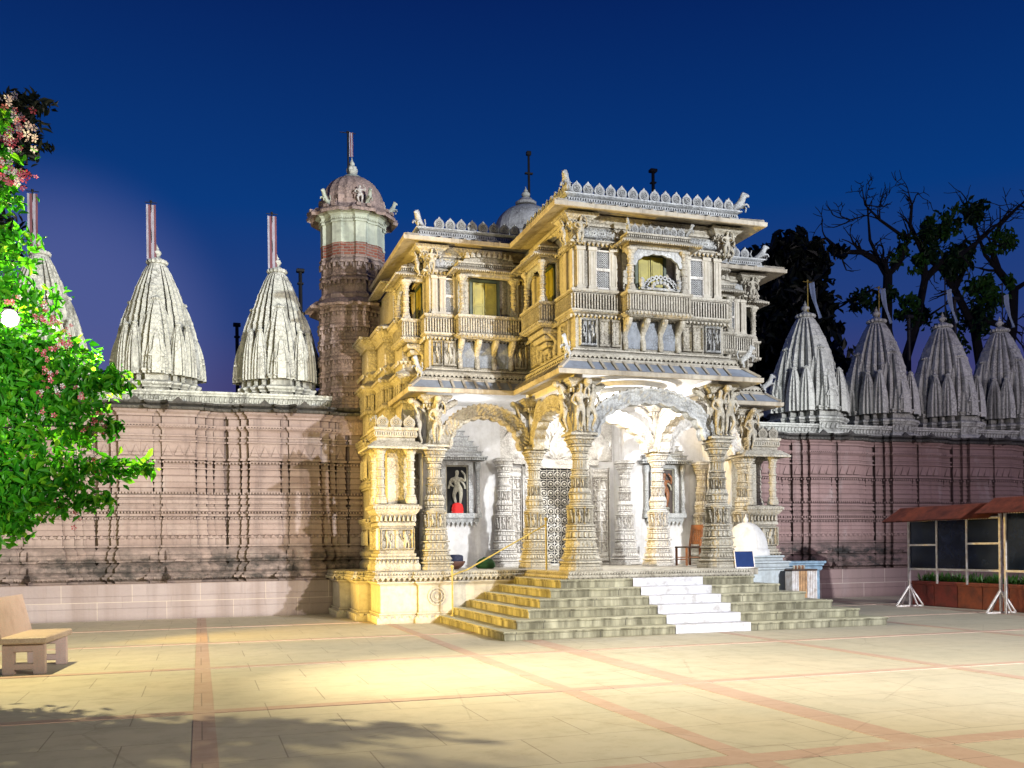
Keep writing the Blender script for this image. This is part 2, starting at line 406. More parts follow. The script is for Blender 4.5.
# ------------------------------------------------------------------ sweeps and ornaments
def mitre(path, closed=False):
    p = np.array(path, float); n = len(p)
    out = []
    for i in range(n):
        a = p[i]-p[i-1] if (i > 0 or closed) else None
        c = p[(i+1) % n]-p[i] if (i < n-1 or closed) else None
        na = np.array([a[1], -a[0]])/np.hypot(*a) if a is not None else None
        nc = np.array([c[1], -c[0]])/np.hypot(*c) if c is not None else None
        if na is None: m = nc
        elif nc is None: m = na
        else:
            m = na+nc; m = m/max(np.dot(m, na), .15)
        out.append(m)
    return p, np.array(out)
def offset_path(path, d, closed=False):
    p, m = mitre(path, closed); return p + m*d
def sweep(mb, path, prof, closed=False, mi=0, capends=False):
    p, m = mitre(path, closed)
    P = np.array([np.c_[p+m*d, np.full(len(p), z)] for d, z in prof])
    mb.grid(P, closed, mi=mi)
def along(path, d, step, closed=False, margin=0.):
    q = offset_path(path, d, closed); n = len(q); out = []
    for i in range(n if closed else n-1):
        a = q[i]; c = q[(i+1) % n]; L = np.hypot(*(c-a)); k = int((L-2*margin)/step)
        if k < 1: continue
        t = (c-a)/L; ang = math.atan2(t[1], t[0])
        for j in range(k):
            s_ = margin + (L-2*margin)*(j+.5)/k
            out.append((a[0]+t[0]*s_, a[1]+t[1]*s_, ang, (L-2*margin)/k))
    return out
# local frame for ornaments: x along the run, -y outward, z up
def shape_from(fn):
    m = MB(); fn(m)
    v = np.concatenate(m.V); f = tuple(a for a, _ in m.F)
    return v, f
S_BOX = (np.array([(-.5,-1,0),(.5,-1,0),(.5,0,0),(-.5,0,0),(-.5,-1,1),(.5,-1,1),(.5,0,1),(-.5,0,1)], float), BOXF)
S_DROP = (np.array([(-.5,0,0),(.5,0,0),(0,0,-1),(-.5,-1,0),(.5,-1,0),(0,-.6,-1)], float), (np.array([(0,3,4,1),(0,2,5,3),(1,4,5,2)]), np.array([(3,5,4)])))
S_TRI = (np.array([(-.5,0,0),(.5,0,0),(0,0,1),(-.5,-1,0),(.5,-1,0),(0,-.5,1)], float), (np.array([(0,1,4,3),(0,3,5,2),(1,2,5,4)]), np.array([(3,4,5)])))
def _petal(m):
    k = [(-.5,0),(-.42,.45),(-.2,.8),(0,1),(.2,.8),(.42,.45),(.5,0)]
    n = len(k)
    v = [(x,0,z) for x, z in k]+[(x*.6,-1,z*.75+.05) for x, z in k]
    f = [(i,i+1,i+1+n,i+n) for i in range(n-1)]
    m.add(v, (np.array(f), np.arange(n, 2*n)[None, :]))
S_PETAL = shape_from(_petal)
def row(mb, path, d, z, step, shape, w, dep, h, closed=False, margin=0., mi=0):
    for x, y, a, st in along(path, d, step, closed, margin):
        mb.inst(shape, T(x, y, z, a, w, dep, h), mi)
def baluster(r, h):
    return [(r*.9,0),(r,.05*h),(r*.55,.1*h),(r*.9,.25*h),(r,.38*h),(r*.6,.55*h),(r*.45,.75*h),(r*.8,.85*h),(r*.5,.9*h),(r*.95,h)]
def mould(z0, d0, spec):
    """spec: (kind, height, end offset) → profile points"""
    pts = [(d0, z0)]; z = z0; d = d0
    for kind, h, e in spec:
        if kind == 'f': pts += [(e, z), (e, z+h)]                       # fillet
        elif kind == 't':                                               # half round, bulge by e beyond d
            for k in range(1, 8): a = PI*k/7; pts.append((d+e*math.sin(a), z+h*(1-math.cos(a))/2))
            e = d
        elif kind == 'c':                                               # cyma to e
            for k in range(1, 8):
                s_ = k/7; pts.append((d+(e-d)*(s_*s_*(3-2*s_)), z+h*s_))
        elif kind == 'l': pts.append((e, z+h))
        z += h; d = e
    return pts
# ---- relief functions on numpy arrays
def bl(x, w): return np.clip(1-(x/w)**2, 0, 1)
def fig(u, v):
    """dancing figure under a small arch; u in -.5..+.5, v in 0..1"""
    h = np.zeros_like(u)
    sway = .06*np.sin(v*6)
    x = u-sway
    h = np.maximum(h, bl(np.hypot(x*1.1, (v-.80)*1.), .10)**.5)
    h = np.maximum(h, .9*bl(np.hypot(x*1.0, (v-.60)*.75), .14)**.5)
    h = np.maximum(h, .9*bl(np.hypot(x*.95, (v-.43)*1.2), .13)**.5)
    for sgn in (-1, 1):
        xl = x-sgn*(.07+.10*(.42-v)); h = np.maximum(h, .8*bl(xl, .065)**.5*((v < .43)&(v > .07)))
        xa = x-sgn*(.17+.08*np.sin((v-.45)*8)); h = np.maximum(h, .6*bl(xa, .05)**.5*((v < .74)&(v > .42)))
    fr = .7*(np.abs(u) > .42) + .7*((v > .92)|(v < .05))
    return np.maximum(h, fr)
def cells(fn, u, v, nu, nv=1, stag=0):
    vv = v*nv; r_ = np.floor(vv); uu = u*nu + stag*.5*(r_ % 2)
    return fn(uu-np.floor(uu)-.5, vv-r_)
def rosette(u, v):
    v = v-.5; r_ = np.hypot(u, v); a = np.arctan2(v, u)
    return np.clip(.5+.5*np.cos(r_*26)*(.6+.4*np.cos(8*a)), 0, 1)*(r_ < .47) + .5*bl(r_, .12)
def lotus(u, v): return np.clip(1-np.abs(u)*2.2-(v**2)*.55, 0, 1)**.6
def lozenge(u, v): return np.clip(1-2*(np.abs(u)+np.abs(v-.5)), 0, 1)
def scroll(u, v):
    return .5+.5*np.sin(16*u+4*np.sin(9*v))*np.cos(14*v+3*np.sin(12*u))
def panel(mb, o, ud, w, h, fn, depth, res=.02, mi=0):
    """relief panel: origin o, horizontal unit direction ud, outward = right-hand of ud (dy,-dx)"""
    nu = max(3, int(w/res)); nv = max(3, int(h/res))
    u = np.linspace(0, 1, nu+1)[None, :].repeat(nv+1, 0); v = np.linspace(0, 1, nv+1)[:, None].repeat(nu+1, 1)
    H = fn(u, v)*depth
    H[0, :] = H[-1, :] = 0; H[:, 0] = H[:, -1] = 0
    n = (ud[1], -ud[0])
    P = np.stack([o[0]+ud[0]*u*w+n[0]*H, o[1]+ud[1]*u*w+n[1]*H, o[2]+v*h], -1)
    mb.grid(P, mi=mi)
def frame_panel(u, v, inner):
    e = np.minimum(np.minimum(u, 1-u), np.minimum(v, 1-v))
    return np.where(e < .1, .9-.3*np.cos(e*120), inner)

# ------------------------------------------------------------------ carved column
def sqr(th):
    c = np.abs(np.cos(th)); s_ = np.abs(np.sin(th))
    big = 1/np.maximum(c, s_)
    return np.minimum(big, np.where(np.abs(c-s_) < .33, 1.19, 1.12))
def column_mesh(name, segs, nseg=96, mat=None, dz=.012):
    """segs: (height, r0, r1, squareness, pattern, n, amp)"""
    th = np.arange(nseg)*2*PI/nseg; rings = []
    z = 0
    for (h, r0, r1, sq, pat, n, amp) in segs:
        k = max(2, int(h/dz)+1) if pat else 2
        if pat in ('t', 'cy'): k = 7
        for i in range(k):
            t = i/(k-1); r_ = r0+(r1-r0)*t
            if pat == 'cy': r_ = r0+(r1-r0)*(t*t*(3-2*t))
            rr = r_*((1-sq)+sq*sqr(th))
            u = th/(2*PI); v = np.full_like(u, t)
            if pat == 't': rr = rr+amp*math.sin(PI*t)
            elif pat == 'flute': rr = rr-amp*np.abs(np.sin(th*n/2))*math.sin(PI*t)**.3
            elif pat == 'rib': rr = rr+amp*(np.cos(th*n) > 0)*(0 < t < 1)
            elif pat == 'fig': rr = rr+amp*(cells(fig, u, v, n)-.3)
            elif pat == 'lotus': rr = rr+amp*cells(lotus, u, v, n)
            elif pat == 'lotusd': rr = rr+amp*cells(lotus, u, 1-v, n)
            elif pat == 'loz': rr = rr+amp*cells(lozenge, u, v, n)
            elif pat == 'ros': rr = rr+amp*cells(rosette, u, v, n)
            elif pat == 'scr': rr = rr+amp*cells(scroll, u, v, n)
            rings.append(np.stack([rr*np.cos(th), rr*np.sin(th), np.full_like(th, z+h*t)], -1))
        z += h
    m = MB(); P = np.array(rings); m.grid(P, True); m.poly(P[0][::-1]); m.poly(P[-1])
    o = m.build(name, mat or M['marble']); me = o.data; bpy.data.objects.remove(o); return me
def tall_segs():
    S = []
    a = S.append
    a((.09,.47,.47,1,None,0,0)); a((.05,.45,.42,1,'cy',0,0)); a((.06,.42,.42,1,'t',0,.03)); a((.03,.40,.40,1,None,0,0))
    a((.09,.405,.36,1,'lotus',32,.03)); a((.03,.37,.37,1,None,0,0)); a((.06,.35,.33,1,'rib',28,.012)); a((.04,.36,.36,1,'t',0,.012))
    a((.16,.325,.31,1,'loz',20,.025)); a((.04,.345,.345,1,'t',0,.012)); a((.14,.30,.285,1,'rib',16,.02)); a((.03,.31,.31,1,None,0,0))
    a((.06,.30,.27,.8,'lotus',24,.02)); a((.04,.30,.30,.7,'t',0,.012))
    a((.40,.255,.265,.6,'fig',8,.045)); a((.04,.29,.29,.5,'t',0,.012)); a((.05,.27,.23,.3,'cy',0,0)); a((.05,.235,.235,0,'rib',20,.01))
    a((.11,.22,.25,0,'lotus',16,.02)); a((.03,.255,.255,0,'t',0,.015)); a((.10,.24,.19,0,'lotusd',16,.02))
    a((.24,.175,.175,0,'fig',10,.03)); a((.035,.20,.20,0,'t',0,.012)); a((.10,.165,.165,0,'scr',8,.015)); a((.03,.185,.185,0,'t',0,.010))
    a((.20,.155,.152,0,'flute',16,.018)); a((.03,.175,.175,0,'t',0,.01)); a((.09,.16,.16,0,'loz',14,.015)); a((.03,.18,.18,0,'t',0,.012))
    a((.10,.165,.23,.3,'lotus',14,.02)); a((.04,.25,.25,.7,'t',0,.012)); a((.10,.24,.30,1,'fig',12,.02)); a((.05,.33,.33,1,None,0,0)); a((.03,.30,.30,1,None,0,0))
    return S
def deepen(S):
    S = [(h, .15+(a-.15)*.78 if a > .15 else a, .15+(b_-.15)*.78 if b_ > .15 else b_, *q) for h, a, b_, *q in S]
    out = []
    for i, q in enumerate(S):
        h, r0, r1, sq, pat, n, amp = q
        if pat in ('lotus','lotusd','loz','fig','scr','ros','flute','rib'): amp *= 1.45
        if pat == 't': r0 += .012; r1 += .012
        out.append((h, r0, r1, sq, pat, n, amp))
        if i < len(S)-1:
            r_ = min(r1, S[i+1][1])-.03; out.append((.012, r_, r_, S[i+1][3], None, 0, 0))
    return out
SEG = deepen(tall_segs()); COLH = sum(s_[0] for s_ in SEG)
COL_TALL = column_mesh('column', SEG)
COL_WHITE = column_mesh('column_white', SEG, mat=M['marble_white'])
FLOOR = 1.141; CAP = FLOOR+2.78
KZ = (CAP-FLOOR)/COLH
def small_col_mesh(name, H, r, mat=None):
    q = H/1.0
    S = [(.06*q,r*1.5,r*1.5,1,None,0,0),(.05*q,r*1.35,r*1.2,.8,'lotus',16,r*.15),(.04*q,r*1.2,r*1.2,.3,'t',0,r*.15)]
    for k in range(4):
        S += [(.11*q,r,r,0,'flute' if k % 2 else 'loz',10,r*.16),(.035*q,r*1.15,r*1.15,0,'t',0,r*.15)]
    S += [(.08*q,r,r*1.1,0,'scr',6,r*.15),(.07*q,r*1.1,r*1.7,.5,'lotus',12,r*.15),(.06*q,r*1.9,r*1.9,1,None,0,0)]
    return column_mesh(name, S, 32, mat or M['marble'], .02)
SCOL_H = .06+.05+.04+4*.145+.08+.07+.06

# ------------------------------------------------------------------ skinned statues
def skin_mesh(name, pts, edges, rad, mat, sub_=1, root=0):
    me = bpy.data.meshes.new(name); me.from_pydata(pts, edges, [])
    o = bpy.data.objects.new(name, me); COL.objects.link(o)
    md = o.modifiers.new('s', 'SKIN')
    for i, r_ in enumerate(rad):
        me.skin_vertices[0].data[i].radius = (r_, r_) if not isinstance(r_, tuple) else r_
        me.skin_vertices[0].data[i].use_root = (i == root)
    sd = o.modifiers.new('d', 'SUBSURF'); sd.levels = sub_; sd.render_levels = sub_
    dg = bpy.context.evaluated_depsgraph_get(); ev = o.evaluated_get(dg)
    nm = bpy.data.meshes.new_from_object(ev); nm.name = name
    bpy.data.objects.remove(o); nm.materials.clear(); nm.materials.append(mat)
    nm.polygons.foreach_set('use_smooth', np.ones(len(nm.polygons), bool))
    return nm
def apsara(name, mat):
    # 1 m tall dancing figure, facing -y, hips swayed, one arm raised to the head, one on the hip
    P = [(.03,0,.50),(.0,-.01,.60),(-.02,-.01,.70),(-.015,-.01,.78),(-.005,-.02,.83),(.0,-.03,.905),(.005,-.02,.985),
         (.10,0,.47),(.09,-.05,.27),(.07,0,.05),(.08,-.07,.02),
         (-.04,0,.47),(-.10,-.09,.30),(-.03,.0,.08),(-.06,-.07,.03),
         (.115,-.01,.76),(.21,-.03,.68),(.20,-.07,.86),(.10,-.06,.97),
         (-.14,-.01,.75),(-.20,.0,.62),(-.09,-.08,.53)]
    E_ = [(0,1),(1,2),(2,3),(3,4),(4,5),(5,6),(0,7),(7,8),(8,9),(9,10),(0,11),(11,12),(12,13),(13,14),(2,15),(15,16),(16,17),(17,18),(2,19),(19,20),(20,21)]
    r_ = [.095,.062,.085,.06,.034,.06,.045,.072,.05,.03,.022,.072,.05,.03,.022,.042,.033,.027,.024,.042,.033,.026]
    return skin_mesh(name, P, E_, r_, mat)
def beast(name, mat):
    # rearing lion-horse, faces -y, 1 m tall
    P = [(0,.22,.30),(0,.05,.42),(0,-.12,.52),(0,-.18,.70),(0,-.20,.84),(0,-.33,.83),(0,-.42,.77),
         (.09,.20,.20),(.10,.10,.12),(.10,.16,.02),(.10,.06,.015),(-.09,.20,.20),(-.10,.10,.12),(-.10,.16,.02),(-.10,.06,.015),
         (.08,-.18,.46),(.09,-.30,.40),(.09,-.28,.24),(-.08,-.18,.46),(-.09,-.34,.48),(-.09,-.40,.34),
         (0,.33,.36),(0,.42,.55),(0,.36,.75),(.05,-.18,.95),(-.05,-.18,.95)]
    E_ = [(0,1),(1,2),(2,3),(3,4),(4,5),(5,6),(0,7),(7,8),(8,9),(9,10),(0,11),(11,12),(12,13),(13,14),(2,15),(15,16),(16,17),(2,18),(18,19),(19,20),(0,21),(21,22),(22,23),(4,24),(4,25)]
    r_ = [.13,.12,.14,.11,.10,.07,.05,.08,.05,.035,.035,.08,.05,.035,.035,.06,.04,.03,.06,.04,.03,.04,.03,.035,.025,.025]
    return skin_mesh(name, P, E_, r_, mat)
FIGM = apsara('bracket_figure', M['marble']); FIGW = apsara('bracket_figure_white', M['marble_white'])
BEAST = beast('guardian_beast', M['grey_marble'])

# ------------------------------------------------------------------ merlon
def merlon_shape():
    m = MB()
    o = [(-.36,0),(-.40,.10),(-.46,.30),(-.47,.45),(-.40,.62),(-.24,.78),(-.10,.88),(0,1.02),(.10,.88),(.24,.78),(.40,.62),(.47,.45),(.46,.30),(.40,.10),(.36,0)]
    m.prism(o, T(0,-.12,0), .24)
    for r_ in (.30, .18):
        k = 14; a = np.arange(k)*2*PI/k
        ring = lambda rr, y: np.c_[rr*np.cos(a), np.full(k, y), .42+rr*np.sin(a)]
        P = np.array([ring(r_, -.12), ring(r_-.02, -.20), ring(r_-.07, -.20), ring(r_-.09, -.12)]); m.grid(P, True)
    m.add([(-.05,-.2,.42),(0,-.22,.36),(.05,-.2,.42),(0,-.22,.48)], np.array([(0,1,2,3)]))
    return m
mo = merlon_shape().build('merlon', M['grey_marble']); MERLON = mo.data; bpy.data.objects.remove(mo)
mo = merlon_shape().build('merlon', M['marble']); MERLON_C = mo.data; bpy.data.objects.remove(mo)

# ================================================================== THE GATEWAY PAVILION
CX = 9.11
def mx(x): return 2*CX-x
temple = thing('temple_gateway', 'two storey carved marble temple gateway pavilion with arched porch, lit by floodlights', 'temple', (CX, 18.2, 0))
def tsub(name, me, x, y, z, rz=0, sc=(1,1,1), parent=None):
    p = parent or temple
    if p is temple: x, y = x-CX, y-18.2
    return sub(name, me, p, (x,y,z), rz, sc)
def sympath(left): return left + [(mx(x), y) for x, y in reversed(left)]
# ---- plinth
PL = sympath([(3.2,24.75),(3.2,23.2),(3.45,23.2),(3.45,21.9),(3.72,21.9),(3.72,20.62),(4.55,20.62),(4.55,20.54),(5.35,20.54),(5.35,20.62),(7.14,20.62),(7.14,17.96)])
b = MB()
sweep(b, PL, mould(0, .10, [('f',.10,.10),('c',.10,.02),('f',.03,.04),('f',.02,.0),('f',.56,0),('c',.07,.05),('f',.03,.08)]))
row(b, PL, .075, .17, .16, S_PETAL, .13, .03, -.12)
for (x, y) in ((4.95,20.54),(mx(4.95),20.54)):                       # round emblem on the pier
    for r_, w_ in ((.20,.03),(.13,.025),(.05,.05)):
        k = 28; a = np.arange(k)*2*PI/k
        ring = lambda rr, yy: np.c_[x+rr*np.cos(a), np.full(k, y-yy), .58+rr*np.sin(a)]
        b.grid(np.array([ring(r_,0), ring(r_,.025), ring(max(r_-w_,.004),.025), ring(max(r_-w_,.004),0)]), True)
    for k in range(12):
        a = k*PI/6; b.inst(S_BOX, T(x+.165*math.cos(a), y, .57+.165*math.sin(a), 0, .03,.02,.03))
b.build('plinth', M['marble_plain'], temple)
b = MB()
sweep(b, PL, mould(.92, .04, [('f',.02,.07),('c',.05,.13),('f',.04,.155),('c',.05,.10),('f',.045,.12)]) + [(-.3,1.146)])
row(b, PL, .155, 1.0, .105, S_DROP, .095, .035, .07)
row(b, PL, .11, 1.06, .06, S_BOX, .03, .02, .05)
b.build('plinth_cornice', M['marble'], temple)
b = MB()
for r_ in (rect(7.1,11.12,17.95,21), ): b.box(r_[0][0],r_[1][0],17.95,20.9,1.05,FLOOR-.002)
b.box(3.6,mx(3.6),20.9,24.7,1.05,FLOOR-.003)
b.build('porch_floor', M['marble_plain'], temple)

# ---- columns
colpos = [(7.5,18.37),(10.72,18.37),(5.08,21.2),(mx(5.08),21.2)]
for x, y in colpos: tsub('column', COL_TALL, x, y, FLOOR, 0, (.96,.96,KZ))
for x, y in [(7.5,21.2),(10.72,21.2),(7.42,23.3),(mx(7.42),23.3),(5.1,23.3),(mx(5.1),23.3)]:
    tsub('column', COL_WHITE if y > 22 or x > 9 else COL_TALL, x, y, FLOOR, 0, (.86,.86,KZ))
def cap_post(mat):
    b = MB()
    sq = [(-.15,-.15),(.15,-.15),(.15,.15),(-.15,.15)]
    sweep(b, sq, mould(0, .12, [('f',.04,.16),('c',.06,.02),('f',.75,0),('f',.03,.03),('c',.10,.10),('f',.03,.13),('c',.08,.20),('f',.06,.23)]), True)
    b.poly([(-.4,-.4,1.15),(.4,-.4,1.15),(.4,.4,1.15),(-.4,.4,1.15)])
    row(b, sq, .0, .06, .3, S_PETAL, .22, .03, .25, True)
    row(b, sq, .11, .96, .07, S_PETAL, .06, .04, -.09, True)
    for k in range(4):                                              # scrolled bracket arms
        a = k*PI/2; q = np.array([(0,-.15-.05*t-.33*t*t, .72+.33*t) for t in np.linspace(0,1,7)])
        q = q @ np.array(Matrix.Rotation(a,3,'Z')).T; b.tube(q, [.05,.055,.06,.07,.075,.08,.075], 8)
        e = q[-1]; b.lathe([(0.001,-.08),(.07,-.05),(.09,0),(.07,.05),(.001,.08)], 10, e)
    o = b.build('capital_post', mat); me = o.data; bpy.data.objects.remove(o); return me
CPOST = cap_post(M['marble']); CPOSTW = cap_post(M['marble_white'])
for x, y in colpos+[(7.5,21.2),(10.72,21.2)]:
    inner = (y > 20 and 7 < x < 11.2)
    tsub('capital_post', CPOSTW if inner and x > 9 else CPOST, x, y, CAP, 0, (.95,.95,1))
fm = FIGM
for x, y, dirs in [(7.5,18.37,(0,-90)),(10.72,18.37,(0,90)),(5.08,21.2,(0,-90)),(mx(5.08),21.2,(0,90)),(10.72,21.2,(90,)),(7.5,21.2,(-90,))]:
    for d in dirs:
        a = R(d); ox, oy = math.sin(a), -math.cos(a)
        for sgn in ((-1, 1) if y < 19 and d == 0 else (0,)):
            tx, ty = math.cos(a)*sgn*.13, math.sin(a)*sgn*.13
            o = tsub('bracket_figure', fm, x+ox*.27+tx, y+oy*.27+ty, CAP+.06, a, (.88*(1 if sgn <= 0 else -1),.9,1.0))
            o.rotation_euler.x = R(8)
# ---- arches
def arch_mesh(span, mat, zs=0., bo=1.05, bi=.76, depth=.24, band=.27):
    b = MB(); nt = 150; ns = 12
    t = np.linspace(0, PI, nt)
    ao = span/2-.10; ai = ao-band
    cus = .045*np.abs(np.sin(t*11)); sc = .018*np.abs(np.sin(t*30))
    s_ = np.linspace(0, 1, ns)
    def pt(s, y, extra=0):
        A = ao+(ai-ao)*s; B = bo+(bi-bo)*s
        rr = 1+0*t
        x = -np.cos(t)*(A+sc*(s == 0)-cus*(s == 1)); z = np.sin(t)**.92*(B+sc*(s == 0)-cus*(s == 1))
        leg = 0
        return np.stack([x, np.full_like(t, y)+extra, zs+z], -1)
    L = []
    for s in s_:
        k = t*34
        h = .03*np.clip(np.cos(k+ (s-.5)*5)*np.cos(k*.5+(s-.5)*9), -.2, 1) if .12 < s < .85 else .02*(s <= .12)+.03*(s >= .85)
        L.append(pt(s, -depth/2, -h))
    for s in s_[::-1]: L.append(pt(s, depth/2, (.02 if .1 < s < .9 else 0)))
    P = np.array(L).transpose(1, 0, 2)
    b.grid(P, True); b.poly(P[0]); b.poly(P[-1][::-1])
    for k in range(1, 26):                                          # little leaves along the outer edge
        a = PI*k/26; x = -math.cos(a)*ao; z = math.sin(a)**.92*bo
        M_ = Matrix.Translation((x,-depth*.3,zs+z)) @ Matrix.Rotation(a-PI/2, 4, 'Y') @ Matrix.Diagonal((.09,.07,.05,1))
        b.inst(S_PETAL, M_)
    # spandrel scroll where the arch leaves the column
    for sg in (-1, 1):
        b.lathe([(.001,-.13),(.08,-.12),(.10,0),(.08,.12),(.001,.13)], 10, (sg*(ao-.02), 0, zs+.02))
    o = b.build('arch', mat); me = o.data; bpy.data.objects.remove(o); return me
ZS = CAP-.02
AF = arch_mesh(3.22, M['grey_marble']); AS = arch_mesh(2.83, M['marble']); AW = arch_mesh(2.42, M['marble'], bo=1.02, bi=.74); AFW = arch_mesh(3.22, M['marble_white']); ASW = arch_mesh(2.83, M['marble_white'])
AWW = arch_mesh(2.42, M['marble_white'], bo=1.02, bi=.74)
tsub('arch', AF, CX, 18.37, ZS)
tsub('arch', AS, 7.5, 19.785, ZS, R(-90)); tsub('arch', ASW, 10.72, 19.785, ZS, R(-90))
tsub('arch', AFW, CX, 21.2, ZS)
tsub('arch', AW, 6.29, 21.2, ZS); tsub('arch', AWW, mx(6.29), 21.2, ZS)
# ---- inside: ceilings, back walls
b = MB()
b.poly([(5.0,21.0,5.26),(mx(5.0),21.0,5.26),(mx(5.0),24.3,5.26),(5.0,24.3,5.26)][::-1])
b.poly([(7.3,18.2,5.262),(mx(7.3),18.2,5.262),(mx(7.3),21.0,5.262),(7.3,21.0,5.262)][::-1])
b.box(7.35,mx(7.35),21.1,21.3,5.06,5.255); b.box(7.42,7.6,18.4,21.1,5.06,5.255); b.box(mx(7.6),mx(7.42),18.4,21.1,5.06,5.255)
b.lathe([(1.25,0),(1.2,-.06),(.9,-.05),(.85,-.14),(.55,-.12),(.5,-.22),(.2,-.2),(.15,-.32),(.02,-.38)], 40, (CX,19.7,5.26))
b.build('porch_ceiling', M['plaster'], temple)
b = MB()
b.box(4.95,7.36,23.45,23.6,FLOOR,5.26); b.box(mx(7.36),mx(4.95),23.45,23.6,FLOOR,5.26)
b.box(7.3,7.42,23.6,24.05,FLOOR,5.26); b.box(mx(7.42),mx(7.3),23.6,24.05,FLOOR,5.26)
b.box(7.42,mx(7.42),24.0,24.15,FLOOR,5.255)
b.box(4.9,5.0,21.5,23.45,FLOOR,5.255); b.box(mx(5.0),mx(4.9),21.5,23.45,FLOOR,5.255)
b.build('porch_back_wall', M['plaster'], temple)
# carved doorway
b = MB()
def tym(u, v):
    x = (u-.5)*2; r_ = np.hypot(x, v*.9); a = np.arctan2(v, x)
    return np.where(r_ < 1, .5+.5*np.cos(r_*22)*np.cos(a*14), 0)
panel(b, (7.45,23.99,3.95), (1,0), 3.3, 1.15, tym, .05, .022)
b.box(7.9,mx(7.9),23.9,24.0,3.84,3.98); b.box(8.2,mx(8.2),23.86,24.0,3.74,3.84)
for x0, w in ((7.62,.5),(8.17,.32),(mx(8.17)-.32,.32),(mx(7.62)-.5,.5)):
    panel(b, (x0,23.94 if w > .4 else 23.9,1.2), (1,0), w, 2.55, lambda u, v: frame_panel(u, v, cells(fig, u, v, 2 if w > .4 else 1, 9)), .045, .02)
    b.box(x0-.02,x0,23.86,24.0,1.15,3.78); b.box(x0+w,x0+w+.02,23.86,24.0,1.15,3.78)
b.box(7.6,mx(7.6),23.7,24.0,FLOOR,1.2)
b.build('carved_doorway', M['marble_white'], temple)
b = MB()
bk = MB(); bk.box(8.52,mx(8.52),23.935,23.97,1.2,3.74)
nx, nz = 5, 10
for i in range(nx):
    for j in range(nz):
        x = 8.62+(i+.5)*.98/nx; z = 1.26+(j+.5)*2.42/nz
        k = 14; a = np.arange(k)*2*PI/k
        ring = lambda rr, yy: np.c_[x+rr*np.cos(a), np.full(k, 23.93-yy), z+rr*np.sin(a)]
        b.grid(np.array([ring(.09,0), ring(.088,.035), ring(.068,.04), ring(.062,.008), ring(.046,.010), ring(.03,.055), ring(.003,.065)]), True)
for i in range(nx+1): x = 8.62+i*.98/nx; b.box(x-.008,x+.008,23.915,23.93,1.22,3.72)
for j in range(nz+1): z = 1.26+j*2.42/nz; b.box(8.54,mx(8.54),23.916,23.931,z-.008,z+.008)
b.box(CX-.012,CX+.012,23.9,23.93,1.22,3.72)
dr = bk.build('door', M['pole_dark'], temple); b.build('silver_bosses', M['silver'], dr)
# wing niches with their idols
def niche(cx, sgn):
    b = MB(); Y = 23.45
    b.box(cx-.42,cx-.30,Y-.10,Y,2.5,3.85); b.box(cx+.30,cx+.42,Y-.10,Y,2.5,3.85)
    b.box(cx-.30,cx+.30,Y-.10,Y,3.74,3.85); b.box(cx-.62,cx+.62,Y-.16,Y,2.40,2.52); b.box(cx-.55,cx+.55,Y-.12,Y,2.30,2.40)
    for s_ in (-1, 1):
        b.lathe([(.075,0),(.075,.1),(.055,.14),(.05,.6),(.062,.63),(.05,.68),(.05,1.05),(.08,1.15),(.08,1.3)], 10, (cx+s_*.54,Y-.09,2.52))
    b.box(cx-.72,cx+.72,Y-.26,Y,3.86,3.92); b.box(cx-.76,cx+.76,Y-.30,Y,3.92,3.96)
    for k in range(24): b.box(cx-.72+k*.0625,cx-.69+k*.0625,Y-.28,Y-.26,3.86,3.92)
    for k in range(5): b.box(cx-.62+.11*k,cx+.62-.11*k,Y-.2+.03*k,Y,3.96+.13*k,4.09+.13*k-.02); 
    for k in range(5): b.box(cx-.66+.11*k,cx+.66-.11*k,Y-.22+.03*k,Y,4.07+.13*k,4.09+.13*k)
    for k in range(9): b.inst(S_DROP, T(cx-.48+.12*k,Y-.10,2.30,0,.1,.03,.12))
    o = b.build('niche', M['grey_marble'], temple)
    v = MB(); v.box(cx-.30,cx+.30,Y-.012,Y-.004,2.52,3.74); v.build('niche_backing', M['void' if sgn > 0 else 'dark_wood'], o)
    f = MB(); f.box(cx-.30,cx-.26,Y-.05,Y-.013,2.52,3.74); f.box(cx+.26,cx+.30,Y-.05,Y-.013,2.52,3.74); f.box(cx-.26,cx+.26,Y-.05,Y-.013,3.70,3.74)
    f.build('niche_frame', M['idol'], o)
    # idol: seated-on-lotus standing deity in relief
    t = thing('idol_statue', 'pale standing idol in the dark niche with a red cloth at its feet' if sgn > 0 else 'brown stone idol in the right hand niche behind the porch column', 'idol', (cx, Y-.06, 2.52))
    me = FIGI if sgn > 0 else FIGB
    sub('body', me, t, (0,0,.16), 0, (1,.6,.95))
    p = MB(); p.lathe([(.15,0),(.17,.04),(.12,.08),(.16,.13),(.13,.17)], 14); o2 = p.build('pedestal', M['idol'], t, loc=(0,0,0)); o2.scale = (1,.5,1)
    hb = MB(); k = 20; a = np.arange(k+1)*PI/k
    ring = lambda rr, yy: np.c_[rr*np.cos(a), np.full(k+1, yy), .62+rr*1.05*np.sin(a)]
    hb.grid(np.array([ring(.24,.04), ring(.24,.0), ring(.19,-.01), ring(.18,.04)])); hb.build('halo', M['idol'], t, loc=(0,0,0))
    if sgn > 0:
        c = MB(); th = np.arange(20)*2*PI/20
        P = np.array([np.c_[(r_+.012*np.cos(6*th))*np.cos(th), .55*(r_+.012*np.cos(6*th))*np.sin(th), np.full(20, z)] for r_, z in ((.15,.0),(.145,.12),(.12,.22),(.06,.26),(.005,.265))])
        P[:, :, 1] -= .02; c.grid(P, True); c.build('red_cloth', M['red'], t, loc=(0,0,0), smooth=True)
FIGI = apsara('idol_body', M['idol']); FIGB = apsara('idol_body_brown', M['wood'])
